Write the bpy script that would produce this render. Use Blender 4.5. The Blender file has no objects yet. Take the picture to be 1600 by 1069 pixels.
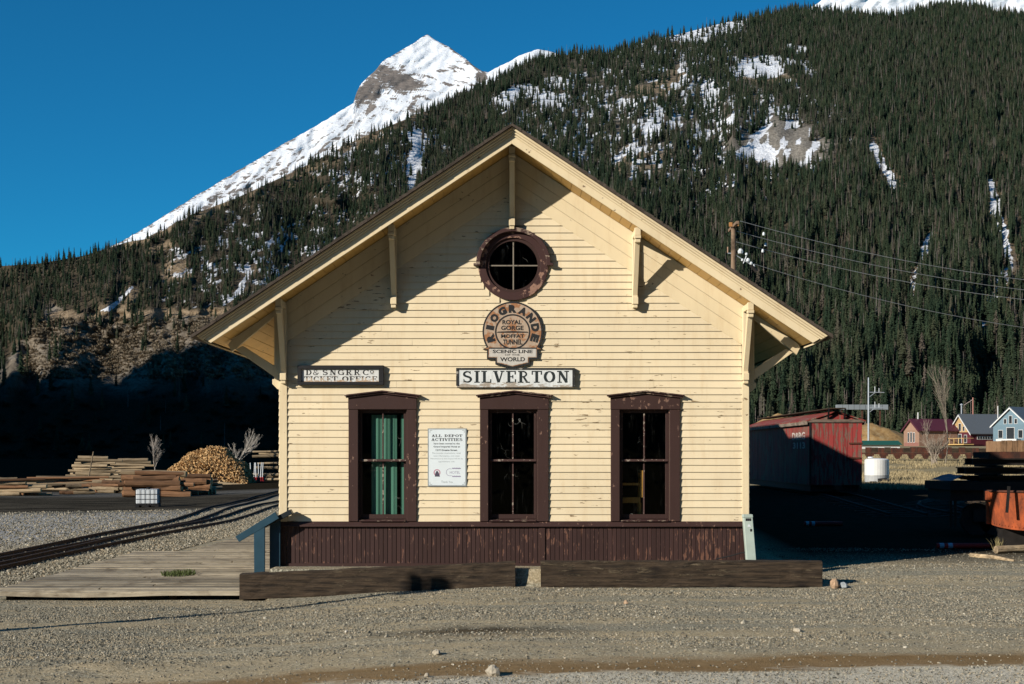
import bpy, math, random
import numpy as np
from mathutils import Vector, Matrix, Euler

# ------------------------------------------------------------------ camera, world, sun, exposure
scene = bpy.context.scene
C = scene.collection
FPX, CAMD, EYE, HOR = 2285.0, 24.0, 2.1, 710.0      # focal length in photo pixels, distance to the front wall, eye height, horizon row
cam_data = bpy.data.cameras.new('camera')
cam_data.sensor_width = 36.0
cam_data.lens = FPX / 1600 * 36.0
cam_data.shift_y = (HOR - 534.5) / 1600
cam_data.clip_start = 0.3
cam_data.clip_end = 12000
cam = bpy.data.objects.new('camera', cam_data)
cam.location = (0, -CAMD, EYE)
cam.rotation_euler = (math.radians(90), 0, 0)
C.objects.link(cam)
scene.camera = cam

SUN = Vector((0.80, 0.62, -0.408))                   # direction the light travels
sun_el = math.atan2(-SUN.z, math.hypot(SUN.x, SUN.y))
sun_rot = math.atan2(-SUN.x, -SUN.y)
world = bpy.data.worlds.new('World')
scene.world = world
world.use_nodes = True
wn = world.node_tree
for n in list(wn.nodes):
    wn.nodes.remove(n)
sky = wn.nodes.new('ShaderNodeTexSky')
sky.sky_type = 'NISHITA'
sky.sun_disc = False
sky.sun_elevation = sun_el
sky.sun_rotation = sun_rot
sky.altitude = 2800
sky.air_density = 1.0
sky.dust_density = 0.0
sky.ozone_density = 3.0
bg = wn.nodes.new('ShaderNodeBackground')
bg.inputs['Strength'].default_value = 0.085
wo = wn.nodes.new('ShaderNodeOutputWorld')
tint = wn.nodes.new('ShaderNodeMixRGB')           # thin mountain air: one even deep blue cast over the whole dome
tint.blend_type = 'MULTIPLY'; tint.inputs[0].default_value = 1.0
tint.inputs[2].default_value = (0.10, 0.82, 1.06, 1)
wn.links.new(sky.outputs[0], tint.inputs[1])
wn.links.new(tint.outputs[0], bg.inputs[0])
wn.links.new(bg.outputs[0], wo.inputs[0])

sl = bpy.data.lights.new('sun', 'SUN')
sl.energy = 5.0
sl.angle = math.radians(0.5)
sl.color = (1.0, 0.93, 0.82)
so = bpy.data.objects.new('sun', sl)
so.rotation_euler = SUN.to_track_quat('-Z', 'Y').to_euler()
so.location = (-40, -30, 60)
C.objects.link(so)

scene.render.engine = 'CYCLES'
scene.view_settings.view_transform = 'Standard'
scene.view_settings.look = 'None'
scene.view_settings.exposure = 0.15
scene.view_settings.gamma = 1.0
scene.cycles.max_bounces = 5
scene.cycles.diffuse_bounces = 1
scene.cycles.transparent_max_bounces = 8

# ------------------------------------------------------------------ helpers
rnd = random.Random(11)
nrg = np.random.default_rng(5)
S0 = FPX / CAMD
def wx(px): return (px - 800) / S0                   # photo pixel on the front wall -> metres
def wz(py): return EYE + (HOR - py) / S0
def at(px, py, d):                                   # a point that stands d metres from the camera
    return Vector(((px - 800) / FPX * d, d - CAMD, EYE + (HOR - py) / FPX * d))

class MB:
    """collects faces; build() links them as one mesh object"""
    def __init__(s):
        s.v, s.f, s.m = [], [], []
        s.cur = 0
    def add(s, vs, fs):
        o = len(s.v)
        s.v += [tuple(p) for p in vs]
        for f in fs:
            s.f.append(tuple(i + o for i in f)); s.m.append(s.cur)
        return s
    def box(s, x0, x1, y0, y1, z0, z1):
        return s.add([(x0,y0,z0),(x1,y0,z0),(x1,y1,z0),(x0,y1,z0),(x0,y0,z1),(x1,y0,z1),(x1,y1,z1),(x0,y1,z1)],
                     [(0,3,2,1),(4,5,6,7),(0,1,5,4),(1,2,6,5),(2,3,7,6),(3,0,4,7)])
    def prism(s, poly, y0, y1):                      # polygon in (x, z), counter-clockwise seen from -y, extruded along y
        n = len(poly)
        vs = [(x, y0, z) for x, z in poly] + [(x, y1, z) for x, z in poly]
        fs = [tuple(range(n)), tuple(range(2*n-1, n-1, -1))]
        for i in range(n):
            j = (i + 1) % n
            fs.append((j, i, n + i, n + j))
        return s.add(vs, fs)
    def prismx(s, poly, x0, x1):                     # polygon in (y, z) extruded along x
        n = len(poly)
        vs = [(x0, y, z) for y, z in poly] + [(x1, y, z) for y, z in poly]
        fs = [tuple(range(n-1, -1, -1)), tuple(range(n, 2*n))]
        for i in range(n):
            j = (i + 1) % n
            fs.append((i, j, n + j, n + i))
        return s.add(vs, fs)
    def tube(s, p0, p1, r0, r1=None, n=8, caps=True):
        p0, p1 = Vector(p0), Vector(p1)
        r1 = r0 if r1 is None else r1
        d = (p1 - p0).normalized()
        a = d.orthogonal().normalized(); b = d.cross(a)
        vs = []
        for p, r in ((p0, r0), (p1, r1)):
            for i in range(n):
                t = 2 * math.pi * i / n
                vs.append(p + a * (r * math.cos(t)) + b * (r * math.sin(t)))
        fs = [(i, (i+1) % n, n + (i+1) % n, n + i) for i in range(n)]
        if caps:
            fs += [tuple(range(n-1, -1, -1)), tuple(range(n, 2*n))]
        return s.add(vs, fs)
    def path(s, pts, r, n=6):
        for a, b in zip(pts[:-1], pts[1:]):
            s.tube(a, b, r, r, n)
        return s
    def bar(s, p0, p1, w, h):                        # rectangular bar, w across, h along "up"
        p0, p1 = Vector(p0), Vector(p1)
        d = (p1 - p0).normalized()
        up = Vector((0,0,1)) if abs(d.z) < 0.95 else Vector((0,1,0))
        a = d.cross(up).normalized() * (w/2); b = a.normalized().cross(d).normalized() * (h/2)
        vs = [p + i*a + j*b for p in (p0, p1) for i, j in ((-1,-1),(1,-1),(1,1),(-1,1))]
        return s.add(vs, [(0,1,2,3),(7,6,5,4),(0,4,5,1),(1,5,6,2),(2,6,7,3),(3,7,4,0)])
    def lathe(s, prof, c=(0,0,0), n=16):             # profile of (r, z)
        vs, fs = [], []
        for r, z in prof:
            for i in range(n):
                t = 2*math.pi*i/n
                vs.append((c[0]+r*math.cos(t), c[1]+r*math.sin(t), c[2]+z))
        for k in range(len(prof)-1):
            for i in range(n):
                j = (i+1) % n
                fs.append((k*n+i, k*n+j, (k+1)*n+j, (k+1)*n+i))
        fs.append(tuple(range(n-1,-1,-1))); fs.append(tuple(range((len(prof)-1)*n, len(prof)*n)))
        return s.add(vs, fs)
    def rough(s, amp, seed=0):
        r = random.Random(seed)
        s.v = [(x+r.uniform(-amp,amp), y+r.uniform(-amp,amp), z+r.uniform(-amp,amp)) for x,y,z in s.v]
        return s
    def build(s, name, mat, parent=None, bevel=0.0, smooth=False, kind=None):
        me = bpy.data.meshes.new(name)
        off = WLOC.get(parent.name, Vector((0,0,0))) if parent else Vector((0,0,0))
        vs = [(x-off.x, y-off.y, z-off.z) for x, y, z in s.v]
        me.from_pydata(vs, [], s.f)
        mats = mat if isinstance(mat, (list, tuple)) else [mat]
        for m in mats: me.materials.append(m)
        if len(mats) > 1:
            me.polygons.foreach_set('material_index', s.m)
        if smooth:
            me.polygons.foreach_set('use_smooth', [True]*len(me.polygons))
        me.update()
        o = bpy.data.objects.new(name, me)
        C.objects.link(o)
        if parent:
            o.parent = parent
        WLOC[o.name] = off.copy()
        if bevel:
            b = o.modifiers.new('bevel', 'BEVEL'); b.width = bevel; b.segments = 1; b.limit_method = 'ANGLE'
        if kind: o['kind'] = kind
        return o
WLOC = {}

def tag(o, label, cat, group=None):
    o['label'] = label; o['category'] = cat
    if group: o['group'] = group
    return o
def thing(name, loc, label, cat, group=None):        # an Empty at the base of a thing; children are given in world coordinates
    o = bpy.data.objects.new(name, None)
    C.objects.link(o)
    o.location = loc; o.empty_display_size = 0.2
    WLOC[o.name] = Vector(loc)
    return tag(o, label, cat, group)
def settle(o, loc, rz=0.0):                          # turn a one-mesh thing about its base point: origin to loc
    me = o.data; L = Vector(loc)
    me.transform(Matrix.Translation(-L)); o.location = L
    if rz: o.rotation_euler = (0,0,rz)
    return o

# numpy value noise
_perm = nrg.random((256, 256))
def vnoise(x, y):
    x = np.asarray(x, float); y = np.asarray(y, float)
    xi = np.floor(x).astype(int); yi = np.floor(y).astype(int)
    fx = x - xi; fy = y - yi
    fx = fx*fx*(3-2*fx); fy = fy*fy*(3-2*fy)
    a = _perm[xi % 256, yi % 256]; b = _perm[(xi+1) % 256, yi % 256]
    c = _perm[xi % 256, (yi+1) % 256]; d = _perm[(xi+1) % 256, (yi+1) % 256]
    return (a*(1-fx)+b*fx)*(1-fy) + (c*(1-fx)+d*fx)*fy
def fbm(x, y, o=4):
    t = 0; a = 0.5; s = 0
    for k in range(o):
        t = t + a*vnoise(x*2**k + 17.3*k, y*2**k + 5.1*k); s += a; a *= 0.5
    return t / s
def sstep(a, b, x):
    t = np.clip((np.asarray(x, float) - a) / (b - a), 0, 1)
    return t*t*(3-2*t)

# ------------------------------------------------------------------ materials
class NT:
    def __init__(s, name):
        s.mat = bpy.data.materials.new(name); s.mat.use_nodes = True
        s.t = s.mat.node_tree
        s.b = s.t.nodes['Principled BSDF']
        s.out = s.t.nodes['Material Output']
        s.b.inputs['Specular IOR Level'].default_value = 0.3
    def n(s, typ, **kw):
        nd = s.t.nodes.new('ShaderNode' + typ)
        for k, v in kw.items():
            if k in ('op',): nd.operation = v
            elif k == 'blend': nd.blend_type = v
            elif hasattr(nd, k) and k not in ('inputs',): setattr(nd, k, v)
            else: s.put(nd.inputs[k.replace('_', ' ')], v)
        return nd
    def put(s, sock, v):
        if isinstance(v, bpy.types.NodeSocket): s.t.links.new(v, sock)
        else: sock.default_value = v
    def pos(s, sc=(1,1,1), obj=False):
        c = s.n('TexCoord').outputs['Object'] if obj else s.n('NewGeometry').outputs['Position']
        m = s.n('Mapping'); s.put(m.inputs['Vector'], c); m.inputs['Scale'].default_value = sc
        return m.outputs[0]
    def noise(s, vec, scale, detail=4, rough=0.55):
        nd = s.n('TexNoise'); s.put(nd.inputs['Vector'], vec)
        nd.inputs['Scale'].default_value = scale; nd.inputs['Detail'].default_value = detail; nd.inputs['Roughness'].default_value = rough
        return nd.outputs['Fac']
    def ramp(s, fac, stops):
        nd = s.n('ValToRGB'); s.put(nd.inputs[0], fac)
        e = nd.color_ramp.elements
        while len(e) < len(stops): e.new(0.5)
        for i, (p, c) in enumerate(stops):
            e[i].position = p
            e[i].color = (c, c, c, 1) if isinstance(c, (int, float)) else (*c, 1)
        return nd.outputs[0]
    def mix(s, fac, a, b, blend='MIX'):
        nd = s.n('MixRGB'); nd.blend_type = blend
        s.put(nd.inputs[0], fac)
        for i, v in ((1, a), (2, b)):
            s.put(nd.inputs[i], v if isinstance(v, bpy.types.NodeSocket) else (v, v, v, 1) if isinstance(v, (int, float)) else (*v, 1))
        return nd.outputs[0]
    def math(s, op, a, b=0.5):
        nd = s.n('Math'); nd.operation = op
        s.put(nd.inputs[0], a); s.put(nd.inputs[1], b)
        return nd.outputs[0]
    def rand(s):
        return s.n('ObjectInfo').outputs['Random']
    def bump(s, h, strength=0.3, dist=0.01):
        nd = s.n('Bump'); s.put(nd.inputs['Height'], h)
        nd.inputs['Strength'].default_value = strength; nd.inputs['Distance'].default_value = dist
        s.put(s.b.inputs['Normal'], nd.outputs[0])
    def done(s, col, rough=0.8, metal=0.0):
        s.put(s.b.inputs['Base Color'], col if isinstance(col, bpy.types.NodeSocket) else (*col, 1))
        s.put(s.b.inputs['Roughness'], rough)
        s.put(s.b.inputs['Metallic'], metal)
        return s.mat

def m_plain(name, col, rough=0.7, metal=0.0, var=0.15, scale=6.0, rv=0.1):
    t = NT(name)
    nz = t.noise(t.pos(), scale, 5)
    c = t.mix(1.0, col, t.ramp(nz, [(0.25, 1-var), (0.75, 1+var)]), 'MULTIPLY')
    c = t.mix(1.0, c, t.ramp(t.rand(), [(0, 1-rv), (1, 1+rv)]), 'MULTIPLY')
    t.bump(nz, 0.15, 0.01)
    return t.done(c, rough, metal)

def m_paint(name, col, bare, chips=0.70, sc=(1,1,1), fine=14, rough=0.55, rv=0.04, bumpd=0.004):
    """old oil paint: uneven tone, flaked spots of bare wood, fine grain"""
    t = NT(name)
    p = t.pos(sc)
    big = t.noise(t.pos(), 1.1, 3)
    c = t.mix(1.0, col, t.ramp(big, [(0.3, 0.93), (0.7, 1.05)]), 'MULTIPLY')
    grime = t.noise(t.pos((1.4, 1.0, 0.22)), 5.0, 7, 0.7)
    c = t.mix(t.ramp(grime, [(0.50, 0.0), (0.76, 0.60)]), c, t.mix(1.0, c, (0.80, 0.72, 0.62), 'MULTIPLY'))
    c = t.mix(1.0, c, t.ramp(t.rand(), [(0, 1-rv), (1, 1+rv)]), 'MULTIPLY')
    f = t.noise(p, fine, 8, 0.62)
    where = t.noise(t.pos((0.6, 0.6, 1.0)), 0.9, 2)
    f2 = t.math('ADD', f, t.math('MULTIPLY', where, 0.34))
    chip = t.ramp(f2, [(chips + 0.11, 0.0), (chips + 0.135, 1.0)])
    under = t.mix(t.noise(t.pos((3, 3, 30)), 4, 4), bare, tuple(v*0.45 for v in bare))
    c = t.mix(chip, c, under)
    grain = t.noise(p, fine*3, 4)
    h = t.math('SUBTRACT', t.math('MULTIPLY', grain, 0.5), chip)
    t.bump(h, 0.35, bumpd)
    return t.done(c, rough)

def m_wood(name, a, b, sc=(1, 12, 12), scale=3.0, rough=0.85, rv=0.2, dark=(0.02,0.015,0.01), knots=True, obj=False):
    t = NT(name)
    p = t.pos(sc, obj)
    g = t.noise(p, scale, 8, 0.68)
    c = t.mix(t.ramp(g, [(0.32, 0.0), (0.68, 1.0)]), a, b)
    big = t.noise(t.pos((1,1,1), obj), 2.3, 4)
    c = t.mix(t.ramp(big, [(0.5, 0.0), (0.72, 0.75)]), c, dark if knots else c)
    crack = t.noise(p, scale*3, 3)
    c = t.mix(t.ramp(crack, [(0.30, 0.85), (0.38, 0.0)]), c, dark)
    c = t.mix(1.0, c, t.ramp(t.rand(), [(0, 1-rv), (1, 1+rv)]), 'MULTIPLY')
    t.bump(t.math('ADD', g, t.math('MULTIPLY', crack, 0.6)), 0.6, 0.012)
    return t.done(c, rough)

def m_rust(name, a=(0.33,0.085,0.025), b=(0.10,0.035,0.018), sc=(1,1,0.4), scale=4.0):
    t = NT(name)
    g = t.noise(t.pos(sc), scale, 8, 0.7)
    c = t.mix(t.ramp(g, [(0.38, 0.0), (0.62, 1.0)]), a, b)
    g2 = t.noise(t.pos(), 22, 4)
    c = t.mix(t.ramp(g2, [(0.60, 0.0), (0.72, 0.7)]), c, (0.05,0.025,0.018))
    t.bump(g2, 0.4, 0.01)
    return t.done(c, 0.85)

CREAM = m_paint('cream_paint', (0.80, 0.665, 0.445), (0.36, 0.25, 0.14), chips=0.712, sc=(0.5, 1, 2.6), fine=9)
CREAM_TRIM = m_paint('cream_trim_paint', (0.79, 0.65, 0.42), (0.34, 0.23, 0.13), chips=0.745, sc=(0.7,0.7,1.2), fine=12)
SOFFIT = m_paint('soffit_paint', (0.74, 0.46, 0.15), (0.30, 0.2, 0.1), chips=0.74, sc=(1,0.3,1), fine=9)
BROWN = m_paint('brown_paint', (0.052, 0.027, 0.023), (0.30, 0.17, 0.12), chips=0.70, sc=(1.2, 1, 0.7), fine=13, rough=0.5)
BROWN_V = m_paint('brown_board_paint', (0.050, 0.026, 0.023), (0.22, 0.105, 0.07), chips=0.655, sc=(2.2, 1, 0.45), fine=11, rough=0.5, rv=0.16)
BROWN_RIM = m_paint('brown_rim_paint', (0.062, 0.030, 0.027), (0.42, 0.24, 0.17), chips=0.645, sc=(1, 1, 1), fine=7, rough=0.5)
SHINGLE = m_wood('shingle_wood', (0.05,0.038,0.03), (0.11,0.085,0.065), sc=(3,8,3), scale=4)
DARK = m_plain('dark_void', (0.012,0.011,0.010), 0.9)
TIMBER = m_wood('creosote_timber', (0.010,0.007,0.005), (0.085,0.057,0.033), sc=(0.8, 9, 9), scale=2.2, rv=0.1, dark=(0.014,0.009,0.006))
def m_timber():
    t = NT('sawn_bridge_timber')
    p = t.pos((0.7, 9, 9))
    g = t.noise(p, 2.4, 8, 0.7)
    c = t.mix(t.ramp(g, [(0.36, 0.0), (0.62, 1.0)]), (0.014,0.010,0.007), (0.078,0.053,0.033))
    worn = t.math('MULTIPLY', t.ramp(t.noise(t.pos((1.2, 3, 7)), 2.6, 7, 0.7), [(0.54, 0.0), (0.64, 1.0)]), t.ramp(t.noise(t.pos(), 0.9, 3), [(0.42, 0.0), (0.62, 1.0)]))
    c = t.mix(worn, c, (0.19,0.145,0.092))
    vo = t.n('TexVoronoi'); vo.inputs['Scale'].default_value = 1.25; t.put(vo.inputs['Vector'], t.pos((1, 1, 2.2)))
    kn = t.ramp(vo.outputs['Distance'], [(0.05, 0.9), (0.16, 0.0)])
    c = t.mix(kn, c, (0.012,0.008,0.006))
    chk = t.noise(t.pos((0.5, 20, 26)), 1.6, 4)
    c = t.mix(t.ramp(chk, [(0.28, 1.0), (0.35, 0.0)]), c, (0.006,0.005,0.004))
    t.bump(t.math('ADD', g, t.math('ADD', t.math('MULTIPLY', chk, 0.9), worn)), 0.9, 0.02)
    return t.done(c, 0.9)
BRIDGE = m_timber()
PLANK = m_wood('weathered_plank', (0.20,0.168,0.12), (0.40,0.345,0.255), sc=(0.8, 16, 6), scale=2.4, rv=0.42, dark=(0.085,0.062,0.04))
POLEWOOD = m_wood('pole_wood', (0.16,0.10,0.06), (0.30,0.21,0.14), sc=(14,14,1), scale=2.0, rv=0.1)
BARK = m_wood('log_bark', (0.09,0.042,0.02), (0.30,0.16,0.08), sc=(1.2,9,9), scale=1.8, rv=0.55, dark=(0.05,0.03,0.02), obj=True)
BARK_GREY = m_wood('log_bark_grey', (0.15,0.105,0.06), (0.47,0.36,0.225), sc=(1.2,9,9), scale=1.8, rv=0.5, dark=(0.06,0.045,0.03), obj=True)
CUT = m_plain('cut_wood', (0.55,0.36,0.17), 0.85, var=0.3, rv=0.25)
RUST = m_rust('orange_rust', (0.46,0.10,0.030), (0.15,0.04,0.018), sc=(1.5,1.5,0.5), scale=3.0)
RUST_DARK = m_rust('dark_rust', (0.12,0.04,0.022), (0.035,0.022,0.018))
STEEL_DARK = m_plain('dark_steel', (0.020,0.017,0.015), 0.6, var=0.4)
RAILSTEEL = m_rust('rail_steel', (0.07,0.045,0.035), (0.03,0.025,0.022))
GALV = m_plain('galvanised_steel', (0.42,0.46,0.50), 0.45, 0.3)
WHITEP = m_plain('white_plastic', (0.72,0.76,0.78), 0.4, var=0.08)
BLACKP = m_plain('black_paint', (0.018,0.018,0.019), 0.5)
INK = m_plain('black_lettering', (0.022,0.022,0.023), 0.6, var=0.5, scale=30)
BLUE_STEEL = m_plain('blue_grey_steel', (0.022,0.062,0.092), 0.45, var=0.15)
REDP = m_plain('red_paint', (0.42,0.03,0.025), 0.55, var=0.2)
STONE_TAN = m_plain('tan_stone', (0.40,0.27,0.17), 0.9, var=0.4, scale=16)
STONE_PALE = m_plain('pale_stone', (0.40,0.35,0.27), 0.9, var=0.3, scale=16)

def m_sign(name, white, under, thr, sc=(1,1,1), low=None):
    """painted sign board; the paint has come off in patches, more below height low"""
    t = NT(name)
    g = t.noise(t.pos(sc), 7.0, 8, 0.65)
    if low is not None:
        z = t.n('SeparateXYZ'); t.put(z.inputs[0], t.n('NewGeometry').outputs['Position'])
        mr = t.n('MapRange'); t.put(mr.inputs[0], z.outputs[2])
        mr.inputs[1].default_value = low + 0.05; mr.inputs[2].default_value = low - 0.06
        g = t.math('ADD', g, t.math('MULTIPLY', mr.outputs[0], 0.28))
    w = t.mix(t.ramp(g, [(thr, 0.0), (thr + 0.05, 1.0)]), white, under)
    st = t.noise(t.pos((3,3,0.8)), 9, 5)
    w = t.mix(1.0, w, t.ramp(st, [(0.3, 0.82), (0.65, 1.04)]), 'MULTIPLY')
    t.bump(g, 0.3, 0.004)
    return t.done(w, 0.6)

# ------------------------------------------------------------------ ground heights
def ground_z(x, y):
    x = np.asarray(x, float); y = np.asarray(y, float)
    front = -0.20*sstep(0.0, 4.6, -x)
    lf = np.interp(y, [-1.2, 6, 20, 47, 70, 95, 300, 620], [-0.22, -0.30, -0.34, -0.62, -0.74, -0.80, -0.8, 0.5])
    rt = np.interp(y, [-1.2, 0.4, 1, 4, 8, 20, 46, 80, 276, 620], [0.0, 0.10, 0.14, 0.25, 0.38, 0.80, 0.92, 1.80, 3.8, 4.2])
    md = np.interp(y, [-0.80, -0.74, 30, 620], [0.02, 0.27, 0.3, 1.0])
    back = np.where(x < -3.86, lf, np.where(x < 4.7, md, rt))
    bl = sstep(-30, 30, x)
    far = lf*(1-bl) + rt*bl
    w = sstep(28, 45, y)
    back = back*(1-w) + far*w
    ws = sstep(-1.6, -0.9, y)*(x < -3.86) + (y > -0.80)*((x >= -3.86) & (x < 4.7)) + sstep(-2.0, 0.2, y)*(x >= 4.7)
    z = front*(1-ws) + back*ws
    near = np.exp(-((y+6)/9)**2)
    z = z + (fbm(x*0.9, y*0.9, 3)-0.5)*0.045*near + (fbm(x*0.15+9, y*0.15, 3)-0.5)*0.10*sstep(10, 40, np.abs(y+2))*(1-sstep(200,260,y))
    z = z + (fbm(x*3.2+5, y*3.2, 4)-0.45)*0.16*np.exp(-((x+4.4)/1.6)**2-((y+8.3)/0.7)**2) + (fbm(x*4+1, y*4, 3)-0.5)*0.07*np.exp(-((x+0.5)/3.0)**2-((y+8.4)/0.4)**2)
    z = z - 0.025*np.exp(-((y-0.05*x+7.2)/0.16)**2) - 0.025*np.exp(-((y-0.05*x+5.6)/0.16)**2)
    return z
def gz(x, y): return float(ground_z(x, y))
# ------------------------------------------------------------------ the ground
def make_ground():
    xs = np.unique(np.round(np.concatenate([
        np.linspace(-1500, -120, 24), np.linspace(-120, -20, 70), np.linspace(-20, -9, 60), np.linspace(-9, 9, 150),
        np.linspace(9, 20, 60), np.linspace(20, 120, 70), np.linspace(120, 1500, 24), [-3.87, -3.85, 4.69, 4.71]]), 3))
    ys = np.unique(np.round(np.concatenate([
        np.linspace(-700, -30, 20), np.linspace(-30, -13, 20), np.linspace(-13, 1, 130), np.linspace(1, 30, 100),
        np.linspace(30, 120, 90), np.linspace(120, 700, 40), [-0.80, -0.74]]), 3))
    X, Y = np.meshgrid(xs, ys)
    Z = ground_z(X, Y)
    n, m = len(xs), len(ys)
    v = np.stack([X.ravel(), Y.ravel(), Z.ravel()], 1)
    i = np.arange(m-1)[:, None]*n + np.arange(n-1)[None]
    f = np.stack([i, i+1, i+n+1, i+n], -1).reshape(-1, 4)
    me = bpy.data.meshes.new('ground')
    me.from_pydata(v.tolist(), [], f.tolist())
    me.polygons.foreach_set('use_smooth', [True]*len(me.polygons))
    t = NT('ground_soil'); t.b.inputs['Specular IOR Level'].default_value = 0.0
    sp = t.n('SeparateXYZ'); t.put(sp.inputs[0], t.n('NewGeometry').outputs['Position'])
    x, y = sp.outputs[0], sp.outputs[1]
    P1 = t.pos()
    big = t.noise(P1, 0.55, 5, 0.6)
    mid = t.noise(P1, 3.2, 6, 0.65)
    fine = t.noise(P1, 30.0, 6, 0.7)
    streak = t.noise(t.pos((0.14, 1.3, 1)), 1.5, 7, 0.68)
    gravel = t.mix(t.ramp(fine, [(0.40, 0.0), (0.60, 1.0)]), (0.115,0.105,0.074), (0.54,0.495,0.375))
    dirt = t.mix(t.ramp(fine, [(0.35, 0.0), (0.65, 1.0)]), (0.33,0.26,0.155), (0.60,0.49,0.32))
    def band(v, a, b):                               # 0 below a, 1 above b
        mr = t.n('MapRange'); t.put(mr.inputs[0], v)
        mr.inputs[1].default_value = a; mr.inputs[2].default_value = b
        return mr.outputs[0]
    near_dirt = t.math('MULTIPLY', t.ramp(streak, [(0.44, 0.0), (0.56, 0.95)]), t.ramp(mid, [(0.3, 0.3), (0.6, 1.0)]))
    c = t.mix(near_dirt, gravel, dirt)
    # a worn earth shoulder and a pale gravel road in front
    warp = t.math('MULTIPLY', t.math('SUBTRACT', t.noise(t.pos((0.5, 1, 1)), 1.6, 9, 0.68), 0.5), 1.5)
    ln = t.math('ADD', t.math('SUBTRACT', y, t.math('MULTIPLY', x, 0.11)), t.math('ADD', warp, 9.55))   # 0 on the middle of the shoulder
    tan = t.math('MULTIPLY', band(ln, 3.4, 0.3), t.ramp(mid, [(0.3, 0.35), (0.6, 0.85)]))
    c = t.mix(tan, c, dirt)
    brown = t.mix(mid, (0.17,0.10,0.042), (0.35,0.235,0.118))
    c = t.mix(t.math('MULTIPLY', band(ln, 0.65, 0.2), t.ramp(streak, [(0.3, 0.75), (0.6, 1.0)])), c, brown)
    pale = t.mix(t.ramp(fine, [(0.35, 0.0), (0.6, 1.0)]), (0.36,0.32,0.245), (0.82,0.74,0.58))
    c = t.mix(t.math('MULTIPLY', band(ln, -0.35, -0.6), 1.0), c, pale)
    # beyond the road, out of view: ground darkened to cut bounce onto the wall
    c = t.mix(band(ln, -4.3, -4.9), c, t.mix(mid, (0.025,0.026,0.016), (0.07,0.06,0.035)))
    # dark oily patch in the gravel
    dx = t.math('MULTIPLY', t.math('ADD', x, 0.4), 0.55); dy = t.math('MULTIPLY', t.math('ADD', y, 6.6), 1.5)
    rr = t.math('ADD', t.math('SQRT', t.math('ADD', t.math('MULTIPLY', dx, dx), t.math('MULTIPLY', dy, dy))), t.math('MULTIPLY', mid, 0.9))
    c = t.mix(t.math('MULTIPLY', band(rr, 1.35, 0.6), 0.85), c, (0.055,0.038,0.022))
    # left yard: pale ballast, then black cinders
    left = band(x, -8.3, -9.3)
    yw = t.math('ADD', y, t.math('MULTIPLY', t.math('SUBTRACT', big, 0.5), 10))
    ballast = t.mix(t.ramp(fine, [(0.35, 0.0), (0.6, 1.0)]), (0.17,0.165,0.155), (0.52,0.51,0.48))
    far_left = band(x, -12.5, -14.0)
    c = t.mix(t.math('MULTIPLY', left, band(yw, 1, 4)), c, t.mix(0.5, gravel, dirt))
    c = t.mix(t.math('MULTIPLY', far_left, band(yw, 12, 16)), c, ballast)
    cinder = t.mix(t.ramp(t.noise(t.pos((0.3,1,1)), 0.8, 7, 0.7), [(0.35, 0.0), (0.68, 1.0)]), (0.016,0.015,0.013), (0.10,0.088,0.068))
    c = t.mix(t.math('MULTIPLY', far_left, t.math('MULTIPLY', band(yw, 36, 41), band(yw, 90, 70))), c, cinder)
    c = t.mix(t.math('MULTIPLY', far_left, band(yw, 70, 90)), c, t.mix(mid, (0.012,0.011,0.008), (0.035,0.028,0.018)))  # ground behind the logs blackened, painting in the mountain's deep shade
    # right: dry grass field behind the yard
    rgt = t.math('MULTIPLY', band(x, 5, 7), band(yw, 30, 36))
    grass = t.mix(t.ramp(t.noise(t.pos((0.5,3,1)), 2.0, 6, 0.7), [(0.35, 0.0), (0.65, 1.0)]), (0.19,0.15,0.085), (0.46,0.38,0.23))
    c = t.mix(rgt, c, grass)
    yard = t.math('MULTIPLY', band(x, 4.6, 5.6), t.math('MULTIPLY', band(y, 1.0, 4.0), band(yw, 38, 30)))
    c = t.mix(yard, c, t.mix(mid, (0.016,0.014,0.011), (0.05,0.042,0.03)))  # shade put into the yard colour, near black under the depot's shadow
    t.bump(t.math('ADD', fine, t.math('MULTIPLY', mid, 1.5)), 0.75, 0.03)
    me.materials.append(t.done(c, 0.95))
    o = bpy.data.objects.new('ground', me)
    C.objects.link(o); o['kind'] = 'structure'
    return o
make_ground()

# ------------------------------------------------------------------ mountains
D0, TAN = 600.0, 0.5
CREST = np.array([(-700,560),(-300,450),(0,416),(60,412),(130,400),(200,378),(225,374),(286,340),(366,311),(421,286),(480,258),(560,217),(600,200),
    (660,176),(700,161),(745,139),(770,129),(800,112),(840,93),(870,88),(900,84),(960,82),(1000,69),(1060,54),(1130,36),(1200,22),(1240,15),(1290,18),
    (1340,24),(1400,25),(1440,16),(1480,8),(1530,12),(1600,26),(1900,60),(2300,120)], float)
def crest(px): return np.interp(px, CREST[:,0], CREST[:,1])
def surf_d(px, py):
    e = (HOR - py) / FPX
    d = D0*TAN/(TAN - np.clip(e, -0.05, 0.36))
    gul = np.abs(fbm(px/120+3, py/420+1, 3)-0.5)*2
    d = d + (fbm(px/90, py/90, 4)-0.5)*55 + (fbm(px/17, py/13, 4)-0.5)*14 + (gul-0.3)*55*sstep(700, 600, py)
    return d
def surf_pt(px, py):
    d = surf_d(px, py)
    return np.stack([(px-800)/FPX*d, d-CAMD, EYE+(HOR-py)/FPX*d], -1)

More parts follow.
